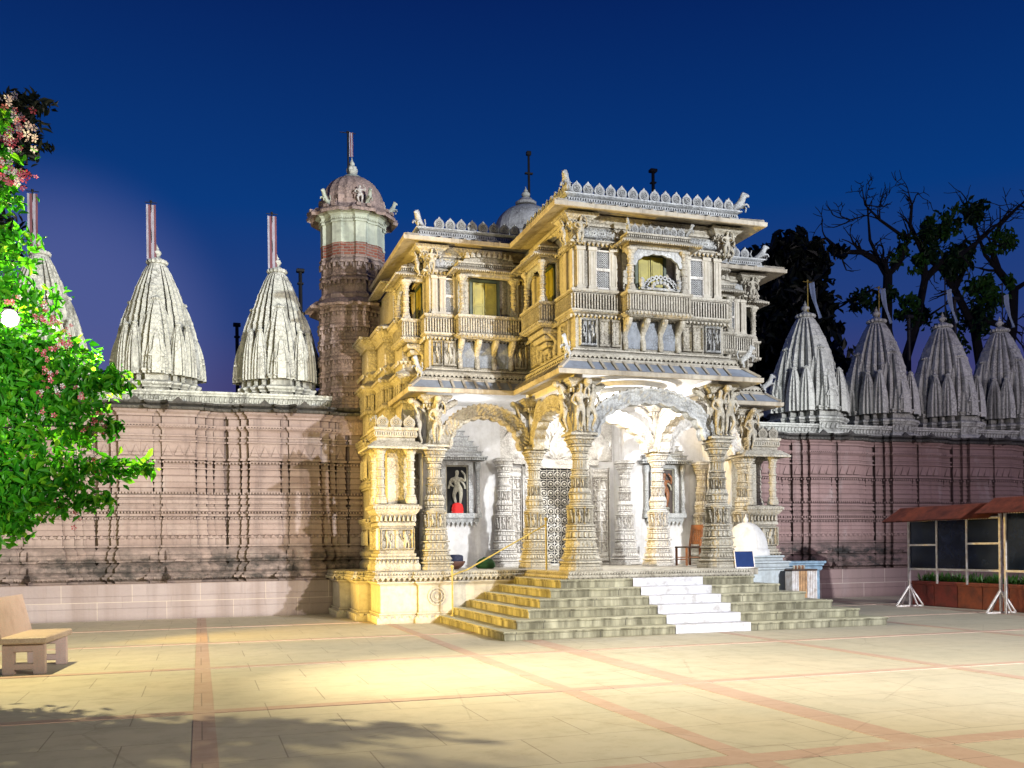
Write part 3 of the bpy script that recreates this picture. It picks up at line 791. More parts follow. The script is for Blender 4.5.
niche(6.2, 1); niche(mx(6.2), -1)

# ---- eaves
PW = sympath([(5.0,24.75),(5.0,21.12),(7.42,21.12),(7.42,18.27)])
def eave(name, path, dp, zt, zin, th=.07, drop=.20, ribs=True):
    b = MB()
    sweep(b, path, [(.02,zt+.10),(dp*.5,zt+.07),(dp-.02,zt-.03),(dp,zt-.02),(dp+.005,zt+th),(dp-.06,zt+th+.02)])
    sweep(b, path, [(dp-.05,zt+th+.018),(.30,zin-.004)], mi=1)
    sweep(b, path, [(.34,zin-.03),(.34,zin),(.0,zin+.01)])
    if ribs:
        for x, y, a, st in along(path, 0, .25):
            m_ = T(x, y, 0, a)
            p0 = m_ @ Vector((0,-dp+.05,zt+th+.03)); p1 = m_ @ Vector((0,-.32,zin+.004)); b.bar(p0, p1, .055, .03)
        q0 = offset_path(path, dp-.05); q1 = offset_path(path, .32)
        for i in range(1, len(path)-1): b.bar((*q0[i],zt+th+.03), (*q1[i],zin+.01), .09, .05)
    return b.build(name, [M['eave'], M['slate']], temple)
eave('lower_eave', PW, .64, 5.10, 5.42)
eave('upper_eave', PW, .72, 8.40, 8.60, .06)
# ---- upper storey walls
b = MB()
sweep(b, PW, mould(5.40, .30, [('f',.06,.30),('c',.06,.22),('f',.05,.27),('f',.02,.22),('c',.08,.10),('f',.03,.13),('f',.02,.05),('f',.66,.03),('f',.03,.06),('c',.06,.14),('f',.04,.16),('f',.02,.10),('f',.33,.10),('f',.02,.13),('f',.05,.15),('f',.02,.03),('f',.88,.0),('f',.04,.05),('c',.05,.09),('f',.03,.11),('f',.30,.02),('f',.04,.06),('c',.08,.14),('f',.08,.16)]))
row(b, PW, .272, 5.52, .10, S_DROP, .09, .03, .05)
row(b, PW, .105, 6.50, .062, S_BOX, .030, .035, .33)
row(b, PW, .13, 6.40, .09, S_PETAL, .08, .04, -.07)
row(b, PW, .10, 7.90, .10, S_PETAL, .09, .03, -.08)
b.build('upper_wall', M['marble'], temple)
ZB = 5.76
def wpanel(mb, x0, x1, y, z0, z1, fn, dep=.05): panel(mb, (x0, y, z0), (1,0), x1-x0, z1-z0, fn, dep, .02)
# carved panels below the rail, both fronts and sides: each a part of its own
fg = lambda n, m=1: (lambda u, v: frame_panel(u, v, cells(fig, u, v, n, m)))
ros = lambda n, m: (lambda u, v: frame_panel(u, v, cells(rosette, u, v, n, m)))
def cpanel(o, ud, w, h, fn, dep, mat='grey_marble'):
    b = MB(); panel(b, o, ud, w, h, fn, dep, .018); b.build('carved_panel', M[mat], temple)
for x0, x1 in ((7.46,7.86),(mx(7.86),mx(7.46))): cpanel((x0,18.236,ZB), (1,0), x1-x0, .60, fg(2), .07)
for x0, x1 in ((7.9,8.16),(8.17,8.4),(mx(8.4),mx(8.17)),(mx(8.16),mx(7.9))): cpanel((x0,18.236,ZB), (1,0), x1-x0, .60, lambda u, v: frame_panel(u, v, .45*cells(rosette, u, v, 1, 3)), .05, 'marble')
for x0, x1 in ((5.03,5.28),(5.3,5.62),(7.0,7.3),(mx(7.3),mx(7.0)),(mx(5.62),mx(5.3)),(mx(5.28),mx(5.03))): cpanel((x0,21.086,ZB), (1,0), x1-x0, .6, fg(1), .06, 'marble')
for y0, w in ((20.9,.5),(18.95,.45)): cpanel((7.386,y0,ZB), (0,-1), w, .6, fg(2), .05, 'marble')
for y0, w in ((20.4,.5),(18.45,.45)): cpanel((mx(7.386),y0,ZB), (0,1), w, .6, fg(2), .05)
for x0, x1, y in ((7.5,8.3,18.25),(mx(8.3),mx(7.5),18.25),(5.1,7.3,21.10),(mx(7.3),mx(5.1),21.10)):
    cpanel((x0,y-.016,8.0), (1,0), x1-x0, .22, lambda u, v: frame_panel(u, v, cells(rosette, u, v, max(2, round((x1-x0)/.22)))), .035)
# pilasters on the upper wall
def pil(x, y, w=.16, z0=6.94, z1=7.82, d=.05):
    b = MB()
    b.bbox(x-w/2, x+w/2, y-d, y, z0, z1, .012)
    b.box(x-w/2-.02,x+w/2+.02,y-d-.02,y,z0,z0+.06); b.box(x-w/2-.02,x+w/2+.02,y-d-.02,y,z1-.07,z1)
    for k in (-.25,.25): b.box(x+k*w-.012,x+k*w+.012,y-d-.012,y-d,z0+.1,z1-.1)
    b.build('pilaster', M['marble_plain'], temple)
for x in (7.52,7.78,8.26,mx(7.52),mx(7.78),mx(8.26)): pil(x, 18.27)
for x in (5.12,5.30,5.62,7.06,7.30,mx(5.12),mx(5.30),mx(5.62),mx(7.06),mx(7.30)): pil(x, 21.12, .13)
for y in (18.4,18.75,20.75):
    for xx in (7.37, mx(7.42)):
        b = MB(); b.bbox(xx,xx+.05,y-.08,y+.08,6.94,7.82,.012); b.build('pilaster', M['marble_plain'], temple)
# jali windows: frame with pierced screens, and round vents above
def jali(x0, x1, y, z0, z1):
    f = MB(); t_ = .035
    f.box(x0-t_,x0,y-.045,y,z0-t_,z1+t_); f.box(x1,x1+t_,y-.045,y,z0-t_,z1+t_); f.box(x0,x1,y-.045,y,z1,z1+t_); f.box(x0,x1,y-.045,y,z0-t_,z0)
    zm = (z0+z1)/2; f.box(x0,x1,y-.043,y,zm-.03,zm+.03)
    o = f.build('screen_window', M['marble_white'], temple)
    v = MB(); v.box(x0,x1,y-.006,y-.002,z0,z1); v.build('opening_dark_panel', M['void'], o)  # dark panel on the solid wall, painted as the unlit opening
    n = 7; p = (x1-x0)/n
    for (za, zb) in ((z0,zm-.03),(zm+.03,z1)):
        s_ = MB()
        m_ = max(1, round((zb-za)/p)); q = (zb-za)/m_
        for i in range(n):
            for j in range(m_):
                cx, cz = x0+(i+.5)*p, za+(j+.5)*q; k = 8
                a = (np.arange(k)+.5)*2*PI/k
                sq = 1/np.maximum(np.abs(np.cos(a)), np.abs(np.sin(a)))*.5
                ho = np.c_[cx+p*sq*np.cos(a), np.full(k, y-.022), cz+q*sq*np.sin(a)]; hi = np.c_[cx+p*.33*np.cos(a), np.full(k, y-.022), cz+q*.33*np.sin(a)]
                hb = hi.copy(); hb[:, 1] += .014; s_.grid(np.array([ho, hi, hb]), True)
        s_.build('pierced_screen', M['grey_marble'], o)
for x0, x1 in ((7.88,8.16),(mx(8.16),mx(7.88))): jali(x0, x1, 18.27, 7.0, 7.74)
for x0, x1 in ((5.38,5.55),(mx(5.55),mx(5.38))): jali(x0, x1, 21.12, 7.0, 7.74)
b = MB()
for x in (7.93,8.11,mx(7.93),mx(8.11)):
    k = 18; a = np.arange(k)*2*PI/k
    ring = lambda rr, yy: np.c_[x+rr*np.cos(a), np.full(k, 18.25-yy), 7.94+rr*np.sin(a)]
    b.grid(np.array([ring(.085,0), ring(.085,.03), ring(.065,.03), ring(.06,-.02)]), True)
    b.grid(np.array([ring(.05,.0), ring(.05,.03), ring(.03,.03), ring(.03,0)]), True)
b.build('round_vents', M['grey_marble'], temple)
# ---- parapet with merlons and corner beasts
b = MB()
sweep(b, PW, mould(8.58, .36, [('f',.03,.36),('f',.02,.31),('f',.03,.29),('f',.07,.27),('c',.04,.33),('f',.03,.35)])+[(.18,8.81),(.18,8.6)])
row(b, PW, .27, 8.66, .055, S_BOX, .03, .03, .05)
b.box(5.0,mx(5.0),20.95,24.7,8.62,8.63); b.box(7.3,mx(7.3),18.1,20.95,8.622,8.632)
par = b.build('parapet', M['grey_marble'], temple)
def merlons(path, d, z, step, h, me, parent, margin=.06):
    for x, y, a, st in along(path, d, step, False, margin):
        sub('merlon', me, parent, (x,y,z), a, (st*.98,.22,h))
merlons(PW[1:-1], .25, 8.80, .243, .27, MERLON, par)
for x, y, rz, sc in ((5.0-.25,21.12-.25,-45,.55),(7.42-.27,18.27-.27,-40,.62),(mx(7.42)+.30,18.27-.22,60,.62),(mx(5.0)+.25,21.12-.25,60,.55)):
    tsub('guardian_beast', BEAST, x, y, 8.66, R(rz), (sc,sc,sc*.95))
for x, y, rz in ((7.42-.38,18.27-.38,-45),(mx(7.42)+.38,18.27-.38,60),(5.0-.36,21.12-.36,-45),(mx(5.0)+.36,21.12-.36,60)):
    tsub('guardian_beast', BEAST, x, y, 5.43, R(rz), (.46,.46,.5))
# brackets under the upper eave corners, with dancers
def cbracket():
    b = MB(); sq = [(-.11,-.11),(.11,-.11),(.11,.11),(-.11,.11)]
    sweep(b, sq, mould(0, .03, [('f',.05,.06),('f',.22,0),('f',.03,.03),('c',.09,.12),('f',.03,.14),('c',.08,.24),('f',.05,.27)]), True)
    row(b, sq, .1, .42, .07, S_PETAL, .06, .04, -.1, True)
    o = b.build('eave_bracket', M['marble']); me = o.data; bpy.data.objects.remove(o); return me
CB = cbracket()
for x, y, ds in ((7.42,18.27,(0,-90)),(mx(7.42),18.27,(0,90)),(5.0,21.12,(0,-90)),(mx(5.0),21.12,(0,90))):
    br_ = tsub('eave_bracket', CB, x, y, 7.86, 0, (1,1,1))
    for d in ds:
        a = R(d); o = sub('dancer', FIGM, br_, (math.sin(a)*.22,-math.cos(a)*.22,-.06), a, (.62,.62,.56)); o.rotation_euler.x = R(10)

# ---- balconied bay windows (a body with its columns, corbels, roof and shutters)
def corbel_mesh(h, dep):
    b = MB(); n = 18; t = np.linspace(0, 1, n)
    y = -(.06+dep*(t**1.8)) - .05*np.sin(t*2*PI*1.5); z = h*t
    rad = .055+.025*np.sin(t*PI*3)**2
    P = []
    for i in range(n):
        w = .06; P.append([(-w,0,z[i]),(-w,y[i]+.03,z[i]),(-w*.5,y[i],z[i]),(w*.5,y[i],z[i]),(w,y[i]+.03,z[i]),(w,0,z[i])])
    P = np.array(P); b.grid(P, True); b.poly(P[-1]); b.poly(P[0][::-1])
    b.lathe([(.001,-.09),(.05,-.08),(.065,0),(.05,.08),(.001,.09)], 10, (0,-.08,.06))
    o = b.build('corbel', M['marble']); me = o.data; bpy.data.objects.remove(o); return me
CORB = corbel_mesh(.64, .30)
BCOL = small_col_mesh('bay_column', 1, .062)
def bay_body(w, dep, side):
    b = MB(); h = w/2
    path = [(-h,0),(-h,-dep),(h,-dep),(h,0)]
    sweep(b, path, mould(6.36, -.02, [('c',.05,.05),('f',.04,.07),('f',.02,.03),('f',.34,.02),('f',.02,.05),('f',.05,.07)])+[(-.1,6.885)])
    row(b, path, .025, 6.49, .058, S_BOX, .03, .02, .31)
    row(b, path, .06, 6.45, .085, S_DROP, .08, .03, .06)
    b.poly([(-h,0,6.37),(-h,-dep,6.37),(h,-dep,6.37),(h,0,6.37)]); b.poly([(-h,0,6.87),(h,0,6.87),(h,-dep,6.87),(-h,-dep,6.87)])
    # lintel above the columns
    sweep(b, [(-h+.04,0),(-h+.04,-dep+.03),(h-.04,-dep+.03),(h-.04,0)], [(-.10,7.76),(.02,7.76),(.02,7.82),(.05,7.83),(.05,7.89)])
    for s_ in (-1, 1): b.bbox(s_*(h-.07)-.05, s_*(h-.07)+.05, -.05, 0, 6.89, 7.78, .01)
    if side:
        for x in (-h, h):
            n = 10; t = np.linspace(0, 1, n)
        for k in range(5):                                            # stepped underside of the side balconies
            z = 6.36-.12*(k+1); r_ = 1-.17*(k+1)
            b.bbox(-h*r_, h*r_, -dep*r_, 0, z, z+.122, .03)
    o = b.build('balcony', M['marble']); me = o.data; bpy.data.objects.remove(o); return me
def bay_roof(w, dep, style):
    b = MB(); h = w/2
    path = [(-h,0),(-h,-dep),(h,-dep),(h,0)]
    sweep(b, path, [(-.06,7.90),(.10,7.87),(.22,7.83),(.225,7.865),(.05,7.96),(.02,7.96),(.02,8.02),(.05,8.03),(.05,8.07),(-.04,8.08)])
    row(b, path, .22, 7.845, .05, S_DROP, .045, .02, .04)
    row(b, path, .03, 7.97, .045, S_BOX, .025, .02, .045)
    b.poly([(-h,0,8.07),(h,0,8.07),(h,-dep,8.07),(-h,-dep,8.07)])
    if style == 'curved':
        k = 24; xs = np.linspace(-h*.9, h*.9, k); zz = 8.08+.26*np.cos(xs/(h*.9)*PI/2)**.7
        P = np.array([np.c_[xs, np.full(k, y), np.where(m_, zz, 8.08)] for y, m_ in ((-dep-.0,False),(-dep-.0,True),(-dep+.12,True),(-dep+.12,False))]); b.grid(P)
        for i in range(9):
            x = -h*.75+i*h*1.5/8; b.lathe([(.06,0),(.075,.03),(.05,.08),(.02,.14),(.004,.16)], 8, (x,-dep-.01,8.1+.10*math.cos(x/h*1.4)))
    else:
        for k in range(3): b.bbox(-h*(.9-.22*k), h*(.9-.22*k), -dep*(.95-.2*k), 0, 8.08+.07*k, 8.15+.07*k, .02)
    o = b.build('bay_roof', M['marble']); me = o.data; bpy.data.objects.remove(o); return me
def bay_arch(w):
    """cusped screen between the two columns"""
    b = MB(); h = w/2-.10; n = 61
    t = np.linspace(0, PI, n); xi = -np.cos(t)*h*.86; zi = 7.42+np.sin(t)*.27-.025*np.abs(np.sin(t*7.))
    xo = np.interp(np.arange(n), [0,14,n-15,n-1], [-h,-h,h,h]); zo = np.interp(np.arange(n), [0,14,n-15,n-1], [7.42,7.76,7.76,7.42])
    for y in (-.03, .03): b.grid(np.array([np.c_[xi, np.full(n, y), zi], np.c_[xo, np.full(n, y), zo]]))
    b.grid(np.array([np.c_[xi, np.full(n, -.03), zi], np.c_[xi, np.full(n, .03), zi]]))
    o = b.build('cusped_arch', M['grey_marble']); me = o.data; bpy.data.objects.remove(o); return me
def shutter_mesh(w, h):
    b = MB(); b.bbox(-w/2, w/2, -.03, 0, 0, h, .006)
    for z0, z1 in ((.05,h*.34),(h*.38,h*.95)):
        b.box(-w/2+.03,-w/2+.045,-.04,-.03,z0,z1); b.box(w/2-.045,w/2-.03,-.04,-.03,z0,z1); b.box(-w/2+.045,w/2-.045,-.04,-.03,z1-.015,z1); b.box(-w/2+.045,w/2-.045,-.04,-.03,z0,z0+.015)
    o = b.build('shutter', M['shutter']); me = o.data; bpy.data.objects.remove(o); return me
def crest():
    b = MB()
    for k in range(11):
        a = PI*(k+.5)/11; r_ = .30
        c = (-math.cos(a)*r_*1.15, -.03, .03+math.sin(a)*.24)
        n = 12; aa = np.arange(n)*2*PI/n
        ring = lambda rr, y: np.c_[c[0]+rr*np.cos(aa), np.full(n, y), c[2]+rr*np.sin(aa)]
        b.grid(np.array([ring(.05,.0), ring(.05,-.05), ring(.022,-.05), ring(.02,0)]), True)
    for k in range(7):
        a = PI*(k+.5)/7; c = (-math.cos(a)*.19, -.03, .04+math.sin(a)*.13); b.lathe([(.001,-.05),(.04,-.03),(.045,.0),(.03,.04),(.001,.05)], 8, c)
    b.bbox(-.45,.45,-.05,0,0,.06,.015)
    for s_ in (-1, 1): b.lathe([(.04,0),(.06,.05),(.045,.11),(.06,.15),(.02,.2)], 10, (s_*.42,-.03,.05))
    o = b.build('openwork_crest', M['grey_marble']); me = o.data; bpy.data.objects.remove(o); return me
BAYS = {}
def place_bay(x, y, rz, w, dep, style):
    key = (w, dep, style)
    if key not in BAYS: BAYS[key] = (bay_body(w, dep, style == 'side'), bay_roof(w, dep, style), bay_arch(w), shutter_mesh(.27, .76))
    body, roof, ar, sh = BAYS[key]
    o = tsub('balcony', body, x, y, 0, R(rz)); h = w/2
    for s_ in (-1, 1): sub('bay_column', BCOL, o, (s_*(h-.07),-dep+.07,6.885), 0, (1,1,.885/SCOL_H))
    r_ = sub('bay_roof', roof, o)
    if style != 'side':
        n = 4
        for k in range(n): sub('corbel', CORB, o, ((k-(n-1)/2)*(w-.14)/(n-1),.02,5.74), 0, (1,1,1))
    else:
        for k in range(4): sub('corbel', CORB, o, ((k-1.5)*w*.24,0,5.80), 0, (.8,.9,.9))
    if style == 'merlon':
        for k in range(7): sub('merlon', MERLON, o, (-h+.06+(k+.5)*(w-.12)/7,-dep+.02,8.07), 0, ((w-.12)/7*.98,.18,.20))
        for s_ in (-1, 1): sub('guardian_beast', BEAST, o, (s_*(h+.02),-dep-.02,8.06), R(-35*s_*-1), (.3,.3,.3))
        sub('cusped_arch', ar, o, (0,-dep+.07,0)); sub('openwork_crest', crest(), o, (0,-dep-.03,6.90))
    elif style == 'side': sub('cusped_arch', ar, o, (0,-dep+.07,0))
    if style != 'side':
        hb = MB(); hb.box(-h+.02,h-.02,-.048,-.034,5.77,6.35); hb.build('recess_shade_panel', M['slate_dark'], o, loc=(0,0,0))  # blue-grey panel added to stand for the shaded hollows between corbels
    f = MB(); f.box(-.33,.33,-.012,-.004,6.90,7.76); f.box(-.36,-.30,-.05,-.004,6.90,7.80); f.box(.30,.36,-.05,-.004,6.90,7.80); f.box(-.30,.30,-.05,-.012,7.74,7.80)
    fr = f.build('shutter_frame', M['shutter_dark'], o, loc=(0,0,0))
    for s_ in (-1, 1): sub('shutter', sh, o, (s_*.145,-.014,6.93), 0, (1,1,1.05))
place_bay(CX, 18.27, 0, 1.36, .42, 'merlon')
place_bay(6.3, 21.12, 0, 1.36, .40, 'curved'); place_bay(mx(6.3), 21.12, 0, 1.36, .40, 'curved')
place_bay(7.42, 19.75, -90, 1.15, .44, 'side'); place_bay(mx(7.42), 19.75, 90, 1.15, .44, 'side')
place_bay(5.0, 22.0, -90, 1.1, .52, 'side'); place_bay(mx(5.0), 22.0, 90, 1.1, .52, 'side')
# windows on the porch sides already in the bays; blind carved strip below the lower eave inside the corner
# ---- niche shrines on the plinth beside the wings
NCOL = small_col_mesh('niche_column', 1, .075)
def aedicule(sg):
    X = lambda x: x if sg > 0 else mx(x)-.5
    b = MB(); x0, x1, y0, y1 = 3.72, 4.62, 20.95, 21.85
    sq = [(x0,y1),(x0,y0),(x1,y0),(x1,y1)]
    sweep(b, sq, mould(1.145, .06, [('f',.10,.06),('c',.16,-.02),('f',.04,.03),('f',.03,-.03),('f',.05,-.02),('f',.62,-.06),('f',.04,-.02),('c',.10,-.08),('c',.24,.06),('f',.06,.09),('f',.03,.05)])+[(-.3,2.65)], True)
    row(b, sq, .0, 1.30, .09, S_PETAL, .08, .04, .1, True); row(b, sq, -.05, 2.24, .09, S_PETAL, .08, .05, .18, True); row(b, sq, .08, 2.52, .07, S_BOX, .035, .02, .05, True)
    for o_, ud, w in (((x0+.04,y0+.055,1.6),(1,0),.82),((x0+.055,y1-.04,1.6),(0,-1),.82)): panel(b, o_, ud, w, .5, fg(2), .06)
    b.bbox(x0+.34,x1-.08,y0+.50,y1,2.62,3.95,.02)
    b.add([(x0,y0,2.62),(x1,y0,2.62),(x1,y1,2.62),(x0,y1,2.62)], np.array([(0,1,2,3)]))
    sweep(b, sq, [(-.10,3.92),(0,3.90),(.22,3.84),(.225,3.88),(.04,4.02),(-.02,4.03),(-.02,4.10),(.02,4.12),(.02,4.26),(.05,4.27),(.05,4.33),(-.1,4.34)], True)
    b.poly([(x0,y0,4.33),(x1,y0,4.33),(x1,y1,4.33),(x0,y1,4.33)]); b.poly([(x0,y0,3.93),(x1,y0,3.93),(x1,y1,3.93),(x0,y1,3.93)])
    row(b, sq, .02, 4.15, .05, S_BOX, .03, .02, .07, True)
    if sg < 0: b.mirror(CX-.25)
    o = b.build('niche_shrine', M['marble'], temple)
    for x, y in ((x0+.11,y0+.11),(x1-.11,y0+.11),(x0+.11,y1-.11)): sub('niche_column', NCOL, o, (X(x),y,2.64), 0, (1.1,1.1,1.28/SCOL_H))
    for k in range(3):
        sub('merlon', MERLON_C, o, (X(x0+.15+.3*k),y0+.02,4.33), 0, (.29,.2,.28)); sub('merlon', MERLON_C, o, (X(x0+.02),y0+.15+.3*k,4.33), R(-90), (.29,.2,.28))
aedicule(1); aedicule(-1)
# ---- body of the gateway behind the shrines, running back to the boundary wall
bodyL = [(4.05,24.8),(4.05,23.9),(4.3,23.9),(4.3,22.9),(4.55,22.9),(4.55,22.0),(4.95,22.0)]
b = MB()
prof = mould(1.14, .12, [('f',.12,.12),('c',.14,.03),('f',.05,.07),('t',.14,.05),('f',.04,.05),('f',.5,.0),('f',.05,.05),('c',.1,.09),('f',.05,.11),('f',.8,.0),('f',.05,.05),('t',.12,.05),('f',.05,.06),('f',.7,.0),('f',.06,.06),('c',.12,.15),('f',.06,.17),('c',.1,.02),('f',.10,.02),('f',.04,.06),('f',.5,.0),('f',.06,.08),('c',.1,.02),('f',.3,0),('f',.05,.06),('c',.10,.16),('f',.05,.2),('c',.15,.02),('f',.8,.0),('f',.06,.06),('c',.15,.2),('f',.06,.24)])
for sg in (1, -1):
    c_ = MB(); sweep(c_, bodyL, prof)
    row(c_, bodyL, .10, 2.4, .1, S_PETAL, .09, .04, -.1); row(c_, bodyL, .04, 1.72, .3, S_PETAL, .22, .05, .42); row(c_, bodyL, .04, 3.4, .3, S_PETAL, .2, .05, .55); row(c_, bodyL, .16, 4.36, .1, S_DROP, .09, .04, .09)
    row(c_, bodyL, .02, 5.1, .18, S_BOX, .08, .06, .4); row(c_, bodyL, .1, 6.0, .1, S_DROP, .09, .04, .08)
    q = bodyL+[(4.95,24.8)]
    zt = prof[-1][1]; c_.poly([(x, y, zt-.01) for x, y in q])
    # broken roofs of the rear storey
    for z, d in ((zt-.02,.42),(8.0,.32)):
        sweep(c_, [(4.5,24.8),(4.5,23.0),(4.95,23.0)], [(0,z+.10),(d,z),(d,z+.06),(0,z+.25)])
    c_.box(4.55,4.95,23.05,24.8,zt-.02,8.1)
    if sg < 0: c_.mirror(CX)
    c_.build('side_wall', M['marble'] if sg > 0 else M['grey_marble'], temple)

def camray(px, py, D):
    """point at forward distance D seen at a pixel of the photograph (used to measure sizes)"""
    F_, Y_, r_ = 955., R(18.1), R(.67)
    a_, b_ = (px-512)/F_, (549-py)/F_; u = a_*math.cos(r_)+b_*math.sin(r_); v = -a_*math.sin(r_)+b_*math.cos(r_)
    return np.array([D*(math.sin(Y_)+u*math.cos(Y_)), D*(math.cos(Y_)-u*math.sin(Y_)), 1.6+D*v])

# ================================================================== STAIRCASE
stair = thing('staircase', 'six wide mossy stone steps up to the porch with a white painted strip', 'steps', (CX, 17.5, 0))
RS = .163
for i in range(6):
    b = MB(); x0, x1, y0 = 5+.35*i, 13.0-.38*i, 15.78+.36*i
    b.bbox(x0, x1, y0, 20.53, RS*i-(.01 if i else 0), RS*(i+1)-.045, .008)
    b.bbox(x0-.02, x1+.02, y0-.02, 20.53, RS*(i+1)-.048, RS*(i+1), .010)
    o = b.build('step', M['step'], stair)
    w = MB(); xa, xb = 8.3, 9.88
    w.box(xa, xb, y0-.026, y0-.018, RS*i+.004, RS*(i+1)+.004); w.box(xa, xb, y0-.018, y0+.36-.018, RS*(i+1)+.001, RS*(i+1)+.004)
    w.build('white_paint', M['white_step'], o)
b = MB(); b.box(8.2,9.9,17.9,17.955,.98,1.0); b.build('top_edge', M['white_step'], stair)

# ================================================================== BOUNDARY WALLS
WY = 24.85
def wall_path(x0, x1, c0, per=3.02):
    pts = []; k0 = math.floor((x0-c0)/per)-1; k1 = math.ceil((x1-c0)/per)+1
    # offsets of the stepped bays: centre, shoulder, edge, groove
    lev = []
    G = .035
    for xa, xb, d in ((-1.46,-1.16,.12),(-1.16,-.98,.22),(-.98,-.20,.34),(-.20,.0,.30),(.0,.78,.36),(.78,1.02,.24),(1.02,1.20,.14),(1.20,1.46,.10)):
        lev += [(xa+G/2,d-.12),(xa+G/2,d),(xb-G/2,d),(xb-G/2,d-.12)]
    for k in range(k0, k1+1):
        for dx, d in lev: pts.append((c0+k*per+dx, WY-d+.2))
    inn = [p for p in pts if x0 < p[0] < x1]
    return [(x0, inn[0][1])]+inn+[(x1, inn[-1][1])]
wprof = mould(.885, .10, [('f',.03,.12),('c',.06,.20),('f',.05,.23),('f',.03,.18),('c',.06,.10),('f',.06,.12),('c',.14,.02),('f',.04,.08),('t',.12,.04),('f',.05,.10),('c',.10,.03),('f',.04,.07)]+
  [('f',.04,.03),('l',.13,.035),('f',.015,.055),('f',.02,.02),('f',.025,.05),('l',.10,.02),('f',.014,.04),('l',.10,.015),('f',.014,.035),('l',.16,.0),('f',.05,.05),('f',.03,.02),('t',.09,.04),('f',.03,.04),('f',.06,.01),('f',.05,.05),('c',.08,.01),('f',.05,.05),('l',.03,.0),('l',.13,-.004),('f',.014,.022),('l',.11,-.006),('f',.014,.018),('l',.13,-.01),('f',.014,.014),('l',.12,-.015),('f',.03,.02),('f',.014,-.01),('l',.15,-.02),('f',.05,.04),('f',.02,.01),('l',.30,.02),('f',.035,.06),('f',.08,.02),('f',.03,.05),('f',.10,.01),('c',.08,.07),('f',.05,.08),('f',.16,.01),('f',.04,.05),('c',.05,.10),('f',.05,.12)])
_zt = wprof[-1][1]; wprof = [(d, .885+(z-.885)*(5.09-.885)/(_zt-.885)) for d, z in wprof]; WZ = lambda z: .885+(z-.885)*(5.09-.885)/(_zt-.885)
WPROF = wprof
def boundary(name, label, x0, x1, c0, mat, drop=0.):
    wprof = [(d, z-drop*max(0, (z-.885)/4.2)) for d, z in WPROF]; kz = lambda z: z-drop*max(0, (z-.885)/4.2)
    path = wall_path(x0, x1, c0)
    root = thing(name, label, 'wall', ((x0+x1)/2, WY, 0))
    b = MB()
    sweep(b, [(x0,WY-.30),(x1,WY-.30)], [(.02,-.02),(.02,.88),(-.5,.885)])
    sweep(b, path, wprof)
    zt = wprof[-1][1]
    row(b, path, .19, 1.04, .10, S_DROP, .095, .05, .085)
    row(b, path, .07, kz(1.40), .5, S_TRI, .26, .06, .13)
    row(b, path, .055, kz(2.56), .07, S_BOX, .035, .035, .05); row(b, path, .03, kz(2.42), .09, S_PETAL, .08, .03, .06)
    row(b, path, .012, kz(3.98), .23, S_TRI, .21, .035, .26)
    row(b, path, .05, kz(4.66), .07, S_BOX, .035, .03, .05); row(b, path, .03, kz(3.80), .08, S_BOX, .045, .03, .04)
    row(b, path, .03, kz(3.04), .07, S_BOX, .04, .03, .05); row(b, path, .03, kz(2.80), .07, S_PETAL, .06, .03, .05)
    row(b, path, .05, kz(1.95), .16, S_PETAL, .13, .025, .10)
    b.build('masonry', mat, root)
    c = MB(); sweep(c, path, [(0,zt-.003),(.20,zt),(.22,zt+.06),(.12,zt+.10),(.20,zt+.14),(.18,zt+.19),(-.6,zt+.22)])
    row(c, path, .10, zt+.17, .75, S_TRI, .30, .10, .14)
    row(c, path, .2, zt+.05, .12, S_DROP, .1, .03, .06)
    c.build('coping', M['dark_ledge'], root)
    p = MB(); pp = [(x0,WY+.35),(x1,WY+.35)]
    sweep(p, pp, mould(zt+.15, .05, [('f',.07,.08),('c',.06,.02),('f',.16,.0),('f',.03,.05),('c',.04,.08),('f',.04,.09)])+[(-.3,zt+.55)])
    row(p, pp, .0, zt+.30, .12, S_PETAL, .08, .03, .14)
    p.build('parapet', M['spire'], root)
    r_ = MB(); r_.box(x0, x1, WY+.37, WY+3.4, .0, zt+.23); r_.build('roof_terrace', M['eave'], root)
    return zt
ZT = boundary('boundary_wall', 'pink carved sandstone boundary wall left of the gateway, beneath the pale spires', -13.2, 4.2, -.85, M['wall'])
boundary('boundary_wall', 'shadowed purple boundary wall right of the gateway behind the notice boards', mx(4.2), 42.0, 18.6, M['wall_r'], .28)

